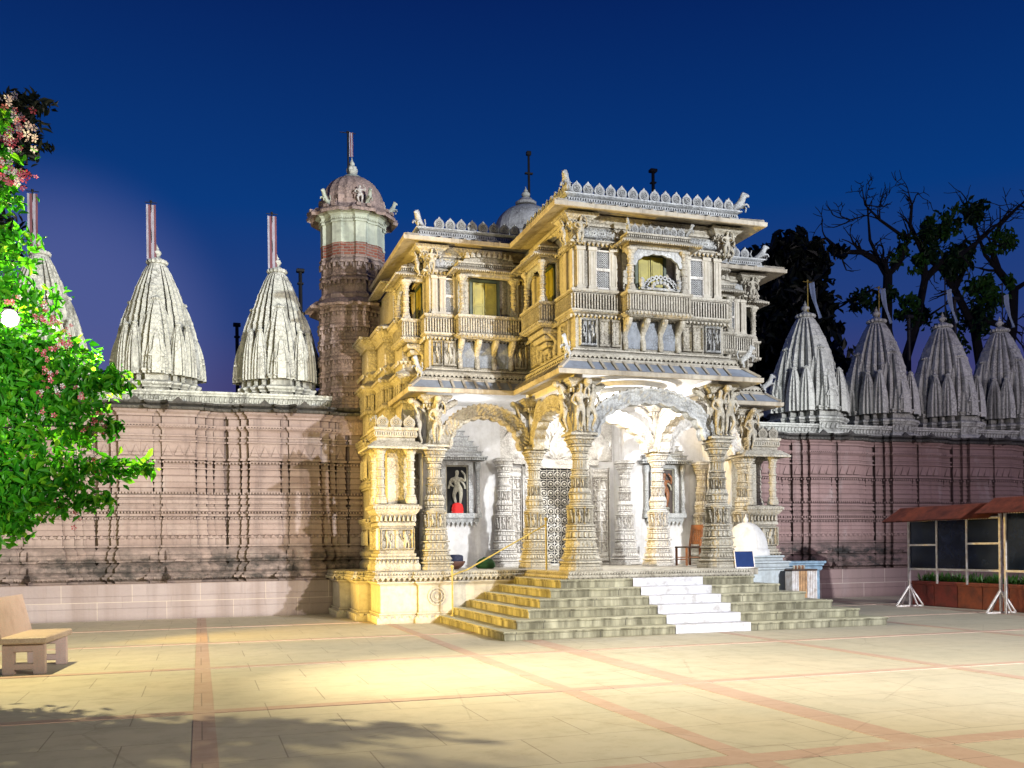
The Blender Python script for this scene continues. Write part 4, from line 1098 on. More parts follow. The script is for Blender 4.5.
# ================================================================== SHRINE SPIRES
def ratha(side):
    return np.array([(x*math.cos(k*PI/2)-y*math.sin(k*PI/2), x*math.sin(k*PI/2)+y*math.cos(k*PI/2)) for k in range(4) for x, y in side])
PLAN = ratha([(-.70,-.70),(-.57,-.70),(-.56,-.62),(-.52,-.62),(-.51,-.87),(-.37,-.87),(-.36,-.76),(-.31,-.76),(-.30,-1),(.30,-1),(.31,-.76),(.36,-.76),(.37,-.87),(.51,-.87),(.52,-.62),(.56,-.62),(.57,-.70)])
PLAN_C = ratha([(-.72,-.72),(-.48,-.72),(-.46,-.64),(-.40,-.64),(-.38,-1),(.38,-1),(.40,-.64),(.46,-.64),(.48,-.72)])
def curve(t): return 1-.14*t-.58*t**2.6
def spire_shaft(w, h, PLAN=PLAN):
    """curvilinear tower on a stepped plan, with horizontal courses and an amalaka cap"""
    b = MB(); n = 44; rings = []
    for i in range(n+1):
        t = i/n; s_ = w*curve(t); z = h*t
        ph = (i % 6)
        k = 1+(.03 if ph == 5 and i < n else 0)
        rings.append(np.c_[PLAN*s_*k, np.full(len(PLAN), z)])
    P = np.array(rings); b.grid(P, True)
    # raised ribs down the middle of each offset
    for x, y in PLAN[::1]:
        pass
    top = w*curve(1)
    b.lathe([(top*.95,h-.01),(top*.85,h+.02*h),(top*.7,h+.025*h)], 20)
    am = lambda th: 1+.07*np.cos(th*16)
    b.lathe([(top*.7,h+.015*h),(top*.98,h+.025*h),(top*1.04,h+.04*h),(top*.95,h+.055*h),(top*.62,h+.065*h),(top*.5,h+.075*h),(top*.25,h+.09*h)], 48, fn=am)
    return b
def finial(r, h):
    b = MB(); b.lathe([(r*.5,0),(r*.75,.06*h),(r*.35,.13*h),(r*.8,.25*h),(r,.40*h),(r*.75,.55*h),(r*.35,.62*h),(r*.5,.68*h),(r*.22,.80*h),(.004,h)], 18); return b
_o = spire_shaft(1.0, 3.35).build('shaft', M['spire']); SHAFT = _o.data; bpy.data.objects.remove(_o)
_m = spire_shaft(.60, 2.05, PLAN_C); _m.add(*finial(.09,.2).V and (np.array([[0,0,2.28],[.05,0,2.28],[0,.05,2.28],[0,0,2.45]]), np.array([(0,1,3),(0,3,2),(1,2,3)])))
_o = _m.build('half_spire', M['spire']); HALF = _o.data; bpy.data.objects.remove(_o)
_o = spire_shaft(.33, 1.12, PLAN_C).build('mini_spire', M['spire']); MINI = _o.data; bpy.data.objects.remove(_o)
def niche_face():
    b = MB(); b.box(-.17,-.12,-.06,0,0,.34); b.box(.12,.17,-.06,0,0,.34); b.box(-.22,.22,-.08,0,-.05,0); b.box(-.22,.22,-.09,0,.34,.39)
    b.prism([(-.2,.39),(.2,.39),(.12,.52),(0,.62),(-.12,.52)], T(0,-.06,0), .06)
    b.lathe([(.05,0),(.08,.08),(.06,.16),(.03,.19),(.05,.24),(.03,.29)], 10, (0,-.03,.0)); return b
_o = niche_face().build('niche', M['spire']); SNICHE = _o.data; bpy.data.objects.remove(_o)
_b = MB()
for z in range(4): _b.lathe([(.03,0),(.045,.03),(.03,.07)], 8, (0,-.02,z*.08))
_o = _b.build('gilded_figure', M['ochre']); GFIG = _o.data; bpy.data.objects.remove(_o)
_b = MB(); P_ = [tuple(p) for p in PLAN]
sweep(_b, [(x*1.08,y*1.08) for x, y in P_], mould(0, .12, [('f',.12,.12),('c',.10,.03),('f',.30,.0),('f',.04,.05),('c',.06,.09),('f',.04,.10),('c',.08,.0),('f',.18,-.02),('f',.03,.04),('c',.06,.08),('f',.04,.06)])+[(-.5,1.05)], True)
row(_b, [(x*1.08,y*1.08) for x, y in P_], .0, .28, .14, S_PETAL, .12, .04, .2, True)
_o = _b.build('base', M['spire']); SBASE = _o.data; bpy.data.objects.remove(_o)
_o = finial(.13, .46).build('finial', M['spire'], smooth=True); SFIN = _o.data; bpy.data.objects.remove(_o)
STRIPE = striped('red_white_striped_flag', (.40,.40,.48), (.20,.07,.09), .15, 0)
def flag_mesh(kind):
    b = MB(); n = 22; m = 7
    if kind == 'stripe':
        z = np.linspace(0, 1.62, n); P = []
        for i in range(n): P.append([(-.13+.26*j/(m-1), .012*math.sin(z[i]*7+j), z[i]) for j in range(m)])
        b.grid(np.array(P)); o = b.build('flag', [STRIPE]); 
    else:
        P = []
        for i in range(n):
            t = i/(n-1); P.append([(.04+ (.30*t+.16*j/(m-1)*(1-.3*t)), .05*math.sin(t*5+j*.9), 1.36-1.25*t+.05*j/(m-1)) for j in range(m)])
        b.grid(np.array(P)); o = b.build('flag', [M['flag_blue']], smooth=True)
    me = o.data; bpy.data.objects.remove(o); return me
def pole_mesh(h, mat, r=.02):
    b = MB(); b.lathe([(r,0),(r,h-.05),(r*1.8,h-.04),(r*1.8,h)], 8); b.bar((-.16,0,h-.06),(.16,0,h-.06),.02); o = b.build('flagpole', mat); me = o.data; bpy.data.objects.remove(o); return me
FL_S, FL_B = flag_mesh('stripe'), flag_mesh('blue')
PO_D, PO_G = pole_mesh(2.1, M['pole_dark']), pole_mesh(1.75, M['gold'])
def spire(x, y, label, group, flag, pole, sc=1.0, hz=1.0, fx=-.14, z=5.28):
    t = thing('shrine_spire', label, 'spire', (x, y, z), 0, group); t.scale = (sc, sc, hz)
    sub('base', SBASE, t, (0,0,0)); sub('shaft', SHAFT, t, (0,0,.95))
    for k in range(4):
        a = k*PI/2; d = (math.sin(a), -math.cos(a)); tx = (math.cos(a), math.sin(a))
        h = sub('half_spire', HALF, t, (d[0]*.64,d[1]*.64,.92), 0, (.92,.92,1.06)); sub('niche', SNICHE, h, (d[0]*.60,d[1]*.60,.10), a)
        sub('mini_spire', MINI, t, (d[0]*1.0,d[1]*1.0,.90), 0, (.95,.95,1.1))
        for s_ in (-1, 1):
            sub('mini_spire', MINI, t, (d[0]*.80+tx[0]*.56*s_, d[1]*.80+tx[1]*.56*s_, .90), 0, (.78,.78,1.3))
            sub('gilded_figure', GFIG, t, (d[0]*.80+tx[0]*.30*s_, d[1]*.80+tx[1]*.30*s_, 1.55), a)
    sub('finial', SFIN, t, (0,0,4.54))
    p = sub('flagpole', pole, t, (fx,-.1,3.95 if pole == PO_G else 4.15))
    sub('flag', flag, p, (0,-.02,.35) if flag == FL_S else (0,-.02,.28))
    return t
SP = 26.25
for x, l in ((-3.72,'striped flag spire nearest the flowering tree, half hidden by its branches'),(-.97,'pale spire with a red and white striped flag, second from the flowering tree'),(2.05,'pale spire with a red and white striped flag, beside the round tower')):
    spire(x, SP, l, 'pale shrine spires on the boundary wall', FL_S, PO_D, .90, .86)
for x, l in ((18.6,'grey spire with a gold pole, nearest the gateway on its right'),(21.35,'grey spire with a gold pole, second right of the gateway'),(24.05,'grey spire right of the gateway, third along the shadowed wall'),(26.5,'grey spire at the right edge, last along the shadowed wall'),(29.2,'grey spire beyond the right edge')):
    if x > 28.5: continue
    spire(x, SP, l, 'pale shrine spires on the boundary wall', FL_B, PO_G if x < 22 else PO_D, 1.07, .90, .02, 4.98)

# ================================================================== ROUND TOWER
tw = thing('bell_tower', 'slender stone tower with a greenish white top and small dome, left of the gateway', 'tower', (4.0, 25.7, 4.6))
tw.scale = (.94,.94,.985)
def tower_plan(r): return [(r*x, r*y) for x, y in np.array([(math.cos(a)*k, math.sin(a)*k) for a, k in [((i+.84*(j-.5))*2*PI/16+0.1, (1.0, .92, .97, .92)[i % 4]) for i in range(16) for j in range(2)]])]
TP = tower_plan
def torb(name, z0, spec, r, mat, orn=()):
    b = MB(); path = TP(r)
    pr = mould(z0, .0, spec); sweep(b, path, pr, True); b.poly([(x,y,pr[-1][1]) for x, y in path])
    for (d, z, st, sh, w, dp, h) in orn: row(b, path, d, z, st, sh, w, dp, h, True)
    return b.build(name, mat, tw, loc=(0,0,0)), pr[-1][1]
low = [('f',.3,.06),('c',.15,.0)]
for k in range(7): low += [('f',.26,.0),('f',.05,.05),('c',.07,.02),('f',.05,.04)]
_, z1 = torb('lower_shaft', 0, low, .98, M['tower'], [(.0,.6+.43*k,.12,S_PETAL,.1,.05,.14) for k in range(7)])
b = MB(); rr = TP(1.0); sweep(b, rr, [(-.05,z1-.05),(.16,z1+.02),(.32,z1-.08),(.34,z1-.02),(.15,z1+.14),(-.1,z1+.22)], True); b.build('ring_eave', M['tower'], tw, loc=(0,0,0))
mid = [('f',.14,.05),('c',.08,.0)]
for k in range(2): mid += [('f',.30,-.02),('f',.05,.04),('c',.08,.0),('f',.04,.03)]
_, z2 = torb('upper_shaft', z1+.15, mid, .92, M['tower'], [(.0,z1+.55+.47*k,.13,S_PETAL,.1,.05,.2) for k in range(2)])
BR = NT('exposed_red_brick')
_br = BR.n('ShaderNodeTexBrick'); _br.inputs['Scale'].default_value = 1; _br.inputs['Brick Width'].default_value = .24; _br.inputs['Row Height'].default_value = .075; _br.inputs['Mortar Size'].default_value = .012
_br.inputs['Color1'].default_value = (.24,.06,.04,1); _br.inputs['Color2'].default_value = (.36,.13,.08,1); _br.inputs['Mortar'].default_value = (.32,.27,.23,1)
_x, _y, _z = BR.sep(); BR.l(BR.comb(BR.math('MULTIPLY', BR.math('ARCTAN2', _y, _x), 1.0), _z), _br.inputs['Vector'])
BR.color(BR.mix(BR.math('MULTIPLY', BR.ramp(BR.noise(5, 7, .7), .5, .7), .6), _br.outputs['Color'], (.36,.31,.27))); BR.rough(.85); BR.bump(BR.math('SUBTRACT', 1., _br.outputs['Fac']), .012)
_, z3 = torb('brick_course', z2, [('f',.36,-.02)], .93, BR.m)
_, z4 = torb('painted_top', z3, [('f',.05,.0),('f',.50,-.01),('f',.03,.03),('c',.05,.01),('f',.08,.03),('c',.06,.10),('f',.08,.12)], .92, M['tower_white'], [(.02,z3+.62,.06,S_BOX,.03,.03,.04)])
b = MB(); rr = TP(1.0); sweep(b, rr, [(-.05,z4-.03),(.10,z4+.0),(.25,z4-.11),(.27,z4-.04),(.12,z4+.12),(-.2,z4+.16)], True); b.poly([(x*.85,y*.85,z4+.15) for x, y in rr])
row(b, rr, .20, z4+.0, .22, S_BOX, .12, .08, .08, True); b.build('top_eave', M['tower'], tw, loc=(0,0,0))
b = MB(); rib = lambda th: 1+.035*np.abs(np.cos(th*10))
b.lathe([(.92,z4+.14),(.92,z4+.28),(.86,z4+.30),(.86,z4+.36)]+[(.86*math.cos(a), z4+.36+.80*math.sin(a)) for a in np.linspace(0,1.42,12)], 40, fn=rib)
for k in range(12):
    a = k*PI/6; b.bbox(.86*math.cos(a)-.09,.86*math.cos(a)+.09,.86*math.sin(a)-.09,.86*math.sin(a)+.09,z4+.13,z4+.42,.03)
b.build('dome', M['tower'], tw, loc=(0,0,0))
sub('finial', SFIN, tw, (0,0,z4+1.10), 0, (1.3,1.3,1.35))
b = MB(); b.lathe([(.30,0),(.32,.03),(.24,.09),(.16,.12)], 16, (0,0,z4+1.08)); b.build('finial_base', M['tower_white'], tw, loc=(0,0,0))
p = sub('flagpole', PO_D, tw, (-.12,-.1,z4+1.1), 0, (1.4,1.4,.60)); sub('flag', FL_S, p, (.06,-.03,.95), 0, (.30,1,.68))
GB = beast('tower_beast', M['tower_white'])
for a in (-140,-75,-15,35): sub('guardian_beast', GB, tw, (1.1*math.cos(R(a)),1.1*math.sin(R(a)),z4+.05), R(a+90), (.45,.45,.48))
sub('seated_figure', FIGW, tw, (.05,-1.0,z4+.12), 0, (.7,.7,.5))

# ================================================================== DOME BEHIND THE ROOF
dm = thing('ribbed_dome', 'grey ribbed dome with a tall dark flagpole behind the gateway roof', 'dome', (camray(527, 300, 33)[0], camray(527, 300, 33)[1], 10.35))
b = MB(); rib = lambda th: 1+.03*np.abs(np.cos(th*9))**.5
b.lathe([(1.15,0),(1.15,1.9),(1.22,1.92),(1.22,2.05),(1.10,2.1)]+[(1.1*math.cos(a), 2.1+1.0*math.sin(a)) for a in np.linspace(0,1.35,14)]+[(.34,3.12),(.36,3.2),(.25,3.28),(.2,3.34)], 54, fn=rib)
b.build('dome_shell', M['grey_marble'], dm, loc=(0,0,0)); sub('finial', SFIN, dm, (0,0,3.3), 0, (1.2,1.2,1))
b = MB(); b.tube([(.12,0,2.9),(.12,0,4.95)], [.05,.04], 8); b.bbox(-.02,.26,-.05,.05,4.2,4.26,.01); b.bbox(.04,.2,-.06,.06,4.85,5.0,.02); b.build('flagpole', M['pole_dark'], dm, loc=(0,0,0))

# ================================================================== THINGS ON THE PORCH AND STEPS
def plain(name, b, mat, label, cat, smooth=False, group=None): return tag(b.build(name, mat, smooth=smooth), label, cat, group)
hr = thing('handrail', 'thin brass handrail climbing the left end of the steps', 'handrail', (5.2,20.1,.163))
b = MB(); b.tube([(5.2,20.1,.163),(5.2,20.1,1.2)], .020, 8); b.lathe([(.05,0),(.05,.02),(.03,.03)], 10, (5.2,20.1,.163)); b.lathe([(.028,0),(.04,.03),(.03,.06),(.004,.07)], 10, (5.2,20.1,1.2)); b.build('post', M['brass'], hr)
b = MB(); b.tube([(7.12,19.4,1.14),(7.12,19.4,2.2)], .021, 8); b.lathe([(.028,0),(.045,.03),(.03,.07),(.004,.08)], 10, (7.12,19.4,2.2)); b.build('post', M['brass'], hr)
b = MB(); b.tube([(5.2,20.1,1.05),(5.5,19.99,1.16),(7.12,19.4,2.12)], .016, 8); b.build('rail', M['brass'], hr)
# chair
ch = thing('wooden_chair', 'brown wooden armless chair standing on the porch floor', 'chair', (11.42,20.98,FLOOR+.006), R(-80))
b = MB(); b.bbox(-.23,.23,-.24,.22,.43,.47,.012); b.build('seat', M['dark_wood'], ch, loc=(0,0,0))
for sx in (-1,1):
    b = MB(); b.bar((sx*.20,-.21,0),(sx*.20,-.21,.43),.042); b.build('leg', M['wood'], ch, loc=(0,0,0))
    b = MB(); b.bar((sx*.20,.20,0),(sx*.20,.20,.45),.042); b.bar((sx*.20,.20,.44),(sx*.20,.30,1.0),.042); b.build('leg', M['wood'], ch, loc=(0,0,0))
b = MB(); b.bar((-.2,.285,.93),(.2,.285,.93),.03,.13); b.bar((-.2,.23,.55),(.2,.23,.55),.03,.06)
for k in range(5): b.bar((-.14+.07*k,.23,.55),(-.14+.07*k,.275,.9),.04,.018)
b.build('backrest', M['wood'], ch, loc=(0,0,0))
b = MB(); b.bar((-.2,-.21,.15),(.2,-.21,.15),.025); b.bar((-.2,.2,.2),(.2,.2,.2),.025)
for sx in (-1,1): b.bar((sx*.2,-.21,.2),(sx*.2,.2,.2),.025)
b.build('stretcher', M['wood'], ch, loc=(0,0,0))
# bowl, cloth, bag
bw = thing('clay_bowl', 'wide brown clay bowl standing under the left niche', 'bowl', (5.62,21.6,FLOOR))
b = MB(); b.lathe([(.12,0),(.22,.08),(.28,.17),(.27,.19),(.24,.17),(.1,.06)], 24); b.build('bowl_body', M['brown_pot'], bw, True, (0,0,0))
b = MB(); rr_ = rng.uniform(.9,1.1,60)
P = np.array([[(r_*math.cos(a)*(1+.08*math.sin(3*a+z*9)), r_*math.sin(a)*(1+.1*math.cos(4*a)), z) for a in np.linspace(0,2*PI,24,False)] for r_, z in ((.235,.0),(.23,.06),(.22,.14),(.19,.17),(.12,.185),(.01,.18))]); b.grid(P, True)
o = plain('folded_cloth', b, M['navy_cloth'], 'dark navy folded cloth lying in the brown clay bowl', 'cloth', True); o.location = (5.62,21.6,FLOOR+.16)
b = MB(); P = np.array([[(r_*1.25*math.cos(a)*(1+.06*math.sin(5*a)), r_*.7*math.sin(a), z) for a in np.linspace(0,2*PI,28,False)] for r_, z in ((.15,0),(.19,.05),(.18,.14),(.13,.22),(.06,.25),(.05,.27),(.01,.275))]); b.grid(P, True)
o = plain('green_bag', b, M['green_cloth'], 'dark green cloth bag slumped on the porch floor beside the bowl', 'bag', True); o.location = (6.45,21.75,FLOOR)
stl = thing('low_stool', 'low stool with a white top and dark sides in front of the silver door', 'stool', (8.45,21.4,FLOOR))
b = MB(); b.bbox(-.24,.24,-.16,.16,.15,.20,.01); b.build('top', M['metal_white'], stl, loc=(0,0,0))
for sx in (-1,1):
    b = MB(); b.bbox(sx*.19-.025,sx*.19+.025,-.13,.13,0,.15,.006); b.build('leg', M['dark_wood'], stl, loc=(0,0,0))
b = MB(); b.bbox(-.165,.165,-.12,-.1,.04,.15,.004); b.build('apron', M['dark_wood'], stl, loc=(0,0,0))
# navy sign leaning on the right front column
sg = thing('leaning_sign', 'blank navy blue sign panel leaning against the base of the right front column', 'sign', (11.12,17.93,FLOOR), R(-8))
b = MB(); b.bbox(-.21,.21,-.012,.012,.01,.36,.004); o1 = b.build('panel', M['navy'], sg, loc=(0,0,0)); o1.rotation_euler.x = R(-14)
b = MB(); b.bar((-.215,0,0),(-.215,0,.37),.02,.03); b.bar((.215,0,0),(.215,0,.37),.02,.03); b.bar((-.2,0,0),(.2,0,0),.02,.03); o2 = b.build('sign_frame', M['metal_white'], sg, loc=(0,0,0)); o2.rotation_euler.x = R(-14)
# white domed shrine
ds = thing('domed_shrine', 'small white dome on stepped pale blue tiers, right of the porch', 'shrine', (12.28,19.75,.30))
def tier(n, x, y, z0, z1, m): 
    b = MB(); b.bbox(-x,x,-y,y,z0,z1-.05,.012); b.bbox(-x-.03,x+.03,-y-.03,y+.03,z1-.05,z1,.015); return b.build(n, m, ds, loc=(0,0,0))
tier('tier', .90,.72,0,.80,M['pale_grey']); tier('tier', .76,.62,.80,.95,M['pale_grey']); tier('tier', .64,.54,.95,1.08,M['pale_grey'])
b = MB(); b.lathe([(.54,1.08),(.54,1.22),(.50,1.23)]+[(.50*math.cos(a), 1.23+.64*math.sin(a)) for a in np.linspace(0,1.5,18)]+[(.05,1.88),(.06,1.94),(.03,1.98),(.004,2.06)], 40); b.build('dome', M['plaster'], ds, smooth=True, loc=(0,0,0))
b = MB(); b.bbox(-.12,.12,-.06,.06,0,.13,.01); b.bbox(-.14,.14,-.07,.07,.13,.15,.006); o = plain('offering_box', b, M['eave'], 'small buff box on the top step beside the white dome', 'box'); o.location = (11.55,18.35,.98)
# pale blue pedestal table
pt = thing('pedestal_table', 'pale blue painted pedestal table behind the right end of the steps', 'table', (13.72,19.7,0))
b = MB(); b.bbox(-.62,.52,-.32,.32,1.17,1.23,.012); b.bbox(-.58,.48,-.29,.29,1.12,1.17,.008); b.build('table_top', M['blue'], pt, loc=(0,0,0))
b = MB(); b.bbox(.02,.40,-.22,.22,.1,1.0,.01); b.bbox(-.02,.44,-.25,.25,0,.1,.015); b.bbox(-.03,.45,-.26,.26,1.0,1.12,.03); b.build('pedestal', M['blue'], pt, loc=(0,0,0))
b = MB(); b.bbox(-.55,-.35,-.22,.22,0,1.12,.01); b.build('pedestal', M['blue'], pt, loc=(0,0,0))
# slatted donation stand
dn = thing('slatted_stand', 'white slatted box with an orange stained front before the blue pedestal table', 'box', (13.02,18.75,.163))
OS = simple('orange_stained_slat', (.62,.36,.17), .6, 0, .5, 5)
b = MB(); b.bbox(-.27,.40,-.16,.16,.86,.90,.008); b.build('lid', M['dark_wood'], dn, loc=(0,0,0))
for k in range(15):
    b = MB(); x = -.25+k*.0445; b.bbox(x-.015,x+.015,-.155,-.135,0,.86,.004); b.build('slat', OS if 4 <= k <= 8 else M['metal_white'], dn, loc=(0,0,0))
b = MB(); b.box(-.25,.38,-.13,-.125,.02,.85); b.box(-.25,-.24,-.12,.15,0,.85); b.box(.37,.38,-.12,.15,0,.85); b.build('casing', M['metal_white'], dn, loc=(0,0,0))
for k in range(7):
    b = MB(); b.lathe([(.02,0),(.025,.05),(.015,.09)], 8, (-.12+.045*k,0,.90)); plain_o = b.build('candle', M['wood'] if k % 2 else M['eave'], dn, loc=(0,0,0))

# ================================================================== BENCH
bn = thing('stone_bench', 'pink terrazzo bench with a solid back on the paving under the flowering tree', 'bench', (-2.18,14.72,0), R(-6))
b = MB()
b.prism([(-.30,.38),(.28,.38),(.28,.47),(-.30,.47)], T(0,.72,0,PI), 1.44)
b2 = MB(); b2.bbox(-.30,.30,-.72,.72,.385,.47,.015); b2.build('seat', M['bench_top'], bn, loc=(0,0,0))
b = MB(); q = [(-.24,.46),(-.33,.46),(-.46,.92),(-.37,.95)]
P0 = [(x,-.72,z) for x, z in q]; P1 = [(x,.72,z) for x, z in q]
b.add(P0+P1, np.array([(0,1,2,3),(7,6,5,4),(0,4,5,1),(1,5,6,2),(2,6,7,3),(3,7,4,0)])); b.build('backrest', M['bench'], bn, loc=(0,0,0))
def bleg():
    b = MB(); out = [(-.27,0),(-.13,0),(-.11,.06),(.11,.06),(.13,0),(.27,0),(.24,.38),(-.24,.38)]
    # panel with an opening: built as rim pieces
    for (x0,x1,z0,z1) in ((-.26,-.12,0,.38),(.12,.26,0,.38),(-.12,.12,.28,.38),(-.12,.12,.06,.14)): b.bbox(x0,x1,-.055,.055,z0,z1,.012)
    o = b.build('leg', M['bench']); me = o.data; bpy.data.objects.remove(o); return me
BL = bleg()
for y in (-.58,.58): sub('leg', BL, bn, (0,y,0))
bn.scale = (1,1,1.08)

# ================================================================== NOTICE BOARDS AND PLANTERS
def board(y0, y1, ztop, zbot, label, layout, legs=(0,1)):
    X = 17.36; t = thing('notice_board', label, 'notice board', (X,(y0+y1)/2,0)); L = y1-y0; h = L/2
    b = MB(); a = [(-.55,ztop-.02),(.0,ztop+.30),(.55,ztop-.02)]
    for s_ in (-1, 1):
        m_ = 16; ys_ = np.linspace(-h-.28, h+.28, m_*6+1)
        zz = .012*np.cos(np.arange(len(ys_))*PI)*1.0
        P = np.array([np.c_[np.full(len(ys_), s_*.60*k), ys_, ztop+.32*(1-k)-.04*k+zz] for k in (0,.5,1)]); b.grid(P); b.grid(P+np.array([0,0,.02]))
    b.build('roof', M['rust_roof'], t, loc=(0,0,0))
    b = MB()
    for y in (-h,h): b.bar((0,y,.25 if legs == (0,1) or y < 0 else 0),(0,y,ztop+.1),.055)
    b.bar((0,-h,zbot),(0,h,zbot),.05); b.bar((0,-h,ztop),(0,h,ztop),.05)
    for f, rails in layout:
        yy = h-f*L; b.bar((0,yy,zbot-.35),(0,yy,ztop),.04)
    for (fa, fb, z) in [r_ for _, rails in layout for r_ in rails]: b.bar((0,h-fa*L,z),(0,h-fb*L,z),.045)
    b.build('frame', M['metal_white'], t, loc=(0,0,0))
    for y in [(-h,h)[q] for q in legs]:
        b = MB(); b.bar((0,y,0),(0,y,.55),.05)
        for dx, dy in ((-.42,0),(.42,0),(0,.3),(0,-.3)): b.bar((dx,y+dy,.02),(0,y,.55),.035)
        b.bar((-.42,y,.02),(.42,y,.02),.035); b.build('stand', M['metal_white'], t, loc=(0,0,0))
    fr = [0]+[f for f, _ in layout]+[1]
    for i in range(len(fr)-1):
        b = MB(); b.box(.01,.03,h-fr[i+1]*L+.02,h-fr[i]*L-.02,zbot+.02,ztop-.02); b.build('panel', M['board_dark'] if i % 2 == 0 else M['board_mid'], t, loc=(0,0,0))
board(17.25,20.2,2.2,.97,'red roofed notice board with dark panes, nearer the gateway steps',[(.33,[(0,.33,1.58)]),(.66,[(.66,1,1.6)])])
board(14.1,17.1,2.30,.97,'red roofed notice board cut off by the right edge of the photo',[(.5,[])], (0,))
k = 0
pls = [(20.15,20.75,'small red planter nearest the shadowed wall'),]
yy = 20.75; desc = ['red planter box at the end nearest the boundary wall','dark red planter box, second from the boundary wall','orange planter box, third from the boundary wall','orange planter box with dark stains, fourth from the boundary wall','orange planter box behind the white stand, fifth from the boundary wall','orange planter box at the right edge of the photo']
for i in range(6):
    L = .78; y1 = yy; y0 = yy-L; yy -= L+.02
    t = thing('planter_box', desc[i], 'planter', (18.25,(y0+y1)/2,0), 0, 'painted planter boxes behind the notice boards')
    b = MB(); b.bbox(-.33,.33,-L/2,L/2,.0,.62,.02); b.bbox(-.36,.36,-L/2-.004,L/2+.004,.54,.64,.02); b.build('box', M['terracotta_red' if i < 2 else 'terracotta'], t, loc=(0,0,0))
    b = MB(); n = 260
    ang = rng.uniform(0,2*PI,n); px = rng.uniform(-.26,.26,n); py = rng.uniform(-L/2+.05,L/2-.05,n); ln = rng.uniform(.12,.36,n); el = rng.uniform(.4,1.4,n)
    d = np.stack([np.cos(ang)*np.cos(el), np.sin(ang)*np.cos(el), np.sin(el)], -1); w_ = np.stack([-np.sin(ang), np.cos(ang), 0*ang], -1)*.012
    p0 = np.stack([px,py,np.full(n,.62)], -1); p1 = p0+d*ln[:,None]*.6; p2 = p0+d*ln[:,None]-np.array([0,0,.05])
    V = np.stack([p0-w_, p0+w_, p1+w_, p1-w_, p2], 1).reshape(-1, 3); f = np.arange(n)[:, None]*5
    b.add(V, (np.concatenate([f,f+1,f+2,f+3], 1), np.concatenate([f+3,f+2,f+4], 1))); b.build('plants', M['leaf_mid'], t, loc=(0,0,0))
b = MB(); b.lathe([(.14,0),(.17,.05),(.17,.5),(.15,.55),(.06,.58),(.05,.66)], 18); o = plain('blue_drum', b, M['blue'], 'blue plastic drum in the shade behind the notice board', 'drum'); o.location = (18.85,21.3,0)

# ================================================================== TREES
def leaf_faces(mb, c, size, nrm_bias=(0,-.2,.6), elong=2.1, mi=0):
    """six-point folded leaves at centres c (n,3)"""
    n = len(c)
    a = rng.normal(size=(n,3)); a[:, 2] -= .5; a /= np.linalg.norm(a, axis=1)[:, None]
    nn = rng.normal(size=(n,3))*.7+np.array(nrm_bias); w = np.cross(a, nn); w /= np.linalg.norm(w, axis=1)[:, None]; nn = np.cross(w, a)
    s_ = (size*rng.uniform(.6,1.35,n))[:, None]
    L = a*s_; W = w*s_/elong; N = nn*s_*.12
    V = np.stack([c-L*.5, c-L*.1+W*.5+N, c+L*.25+W*.36+N, c+L*.55-N, c+L*.25-W*.36+N, c-L*.1-W*.5+N], 1).reshape(-1, 3)
    f = np.arange(n)[:, None]*6
    mb.add(V, (np.concatenate([f,f+1,f+2,f+3], 1), np.concatenate([f,f+3,f+4,f+5], 1)), mi)
# flowering creeper tree at the left
ft = thing('flowering_tree', 'bright green tree with pink and white flower clusters overhanging from the left', 'tree', (-5.6,12.6,0))
b = MB()
trunk = [(-5.6,12.6,0),(-5.55,12.55,1.2),(-5.4,12.4,2.4),(-5.2,12.2,3.6),(-4.9,12.0,4.8),(-4.6,11.9,5.8)]
b.tube(trunk, [.16,.14,.12,.10,.07,.03], 10)
# branch tips measured in the photo → real points around the crown
tips = [(152,466,11.0),(128,385,11.2),(120,372,11.4),(118,425,10.8),(105,408,11.0),(110,498,10.7),(95,468,10.6),(78,480,10.8),(60,500,10.7),(30,522,10.8),(15,510,11.1),(50,470,11.2),(85,440,11.4),(40,440,10.6),(20,470,10.9),(70,400,10.8),(30,390,11.3),(95,352,11.6),(55,360,11.0),(15,400,10.7),(5,440,11.2),
        (60,345,11.4),(28,345,11.1),(50,318,11.7),(62,300,11.6),(20,285,11.3),(28,262,11.2),(8,300,11.0),(10,250,11.5),(5,230,11.2),(30,240,11.3),(15,160,11.3),(18,200,11.2),(8,120,11.5),(3,180,11.1),(10,345,11.4),(-15,300,11),(-20,380,11.2),(-20,450,11),(-25,200,11.3),(-20,130,11.4),(-15,510,11.1),(5,530,11.0),(38,505,11.1),(100,390,11.1),(80,372,11.3)]
tips += [(-60-15*k-rng.uniform(0,20), 130+((k*83) % 390), 10.7+rng.uniform(0,1.2)) for k in range(16)]
cen = []; tipsP = []
for i, (px, py, D) in enumerate(tips):
    e = camray(px, py, D); e_ = np.array(trunk); base = np.array([np.interp(min(max(e[2]-.35, 1.4), 5.7), e_[:, 2], e_[:, q_]) for q_ in range(3)])
    n = 14; t_ = np.linspace(0, 1, n)[:, None]
    mid = (base+e)/2+np.array([0,0,.14])
    q = (1-t_)**2*base+2*t_*(1-t_)*mid+t_**2*e
    b.tube(q, np.linspace(.030,.004,n), 5)
    narrow = i < 8
    m_ = 320
    t0_ = max(.15, 1-1.6/max(np.linalg.norm(e-base), .5)); tt = rng.uniform(t0_,1,m_)[:, None]; ts_ = (tt-t0_)/(1-t0_)
    qq = (1-tt)**2*base+2*tt*(1-tt)*mid+tt**2*e
    sp = (.055+.17*(1-ts_)) if narrow else (.09+.15*(1-ts_))
    cen.append(qq+rng.normal(size=(m_,3))*sp*np.array([1,1,.85])-np.array([0,0,.03])); tipsP.append(e)
b.build('trunk', M['bark'], ft)
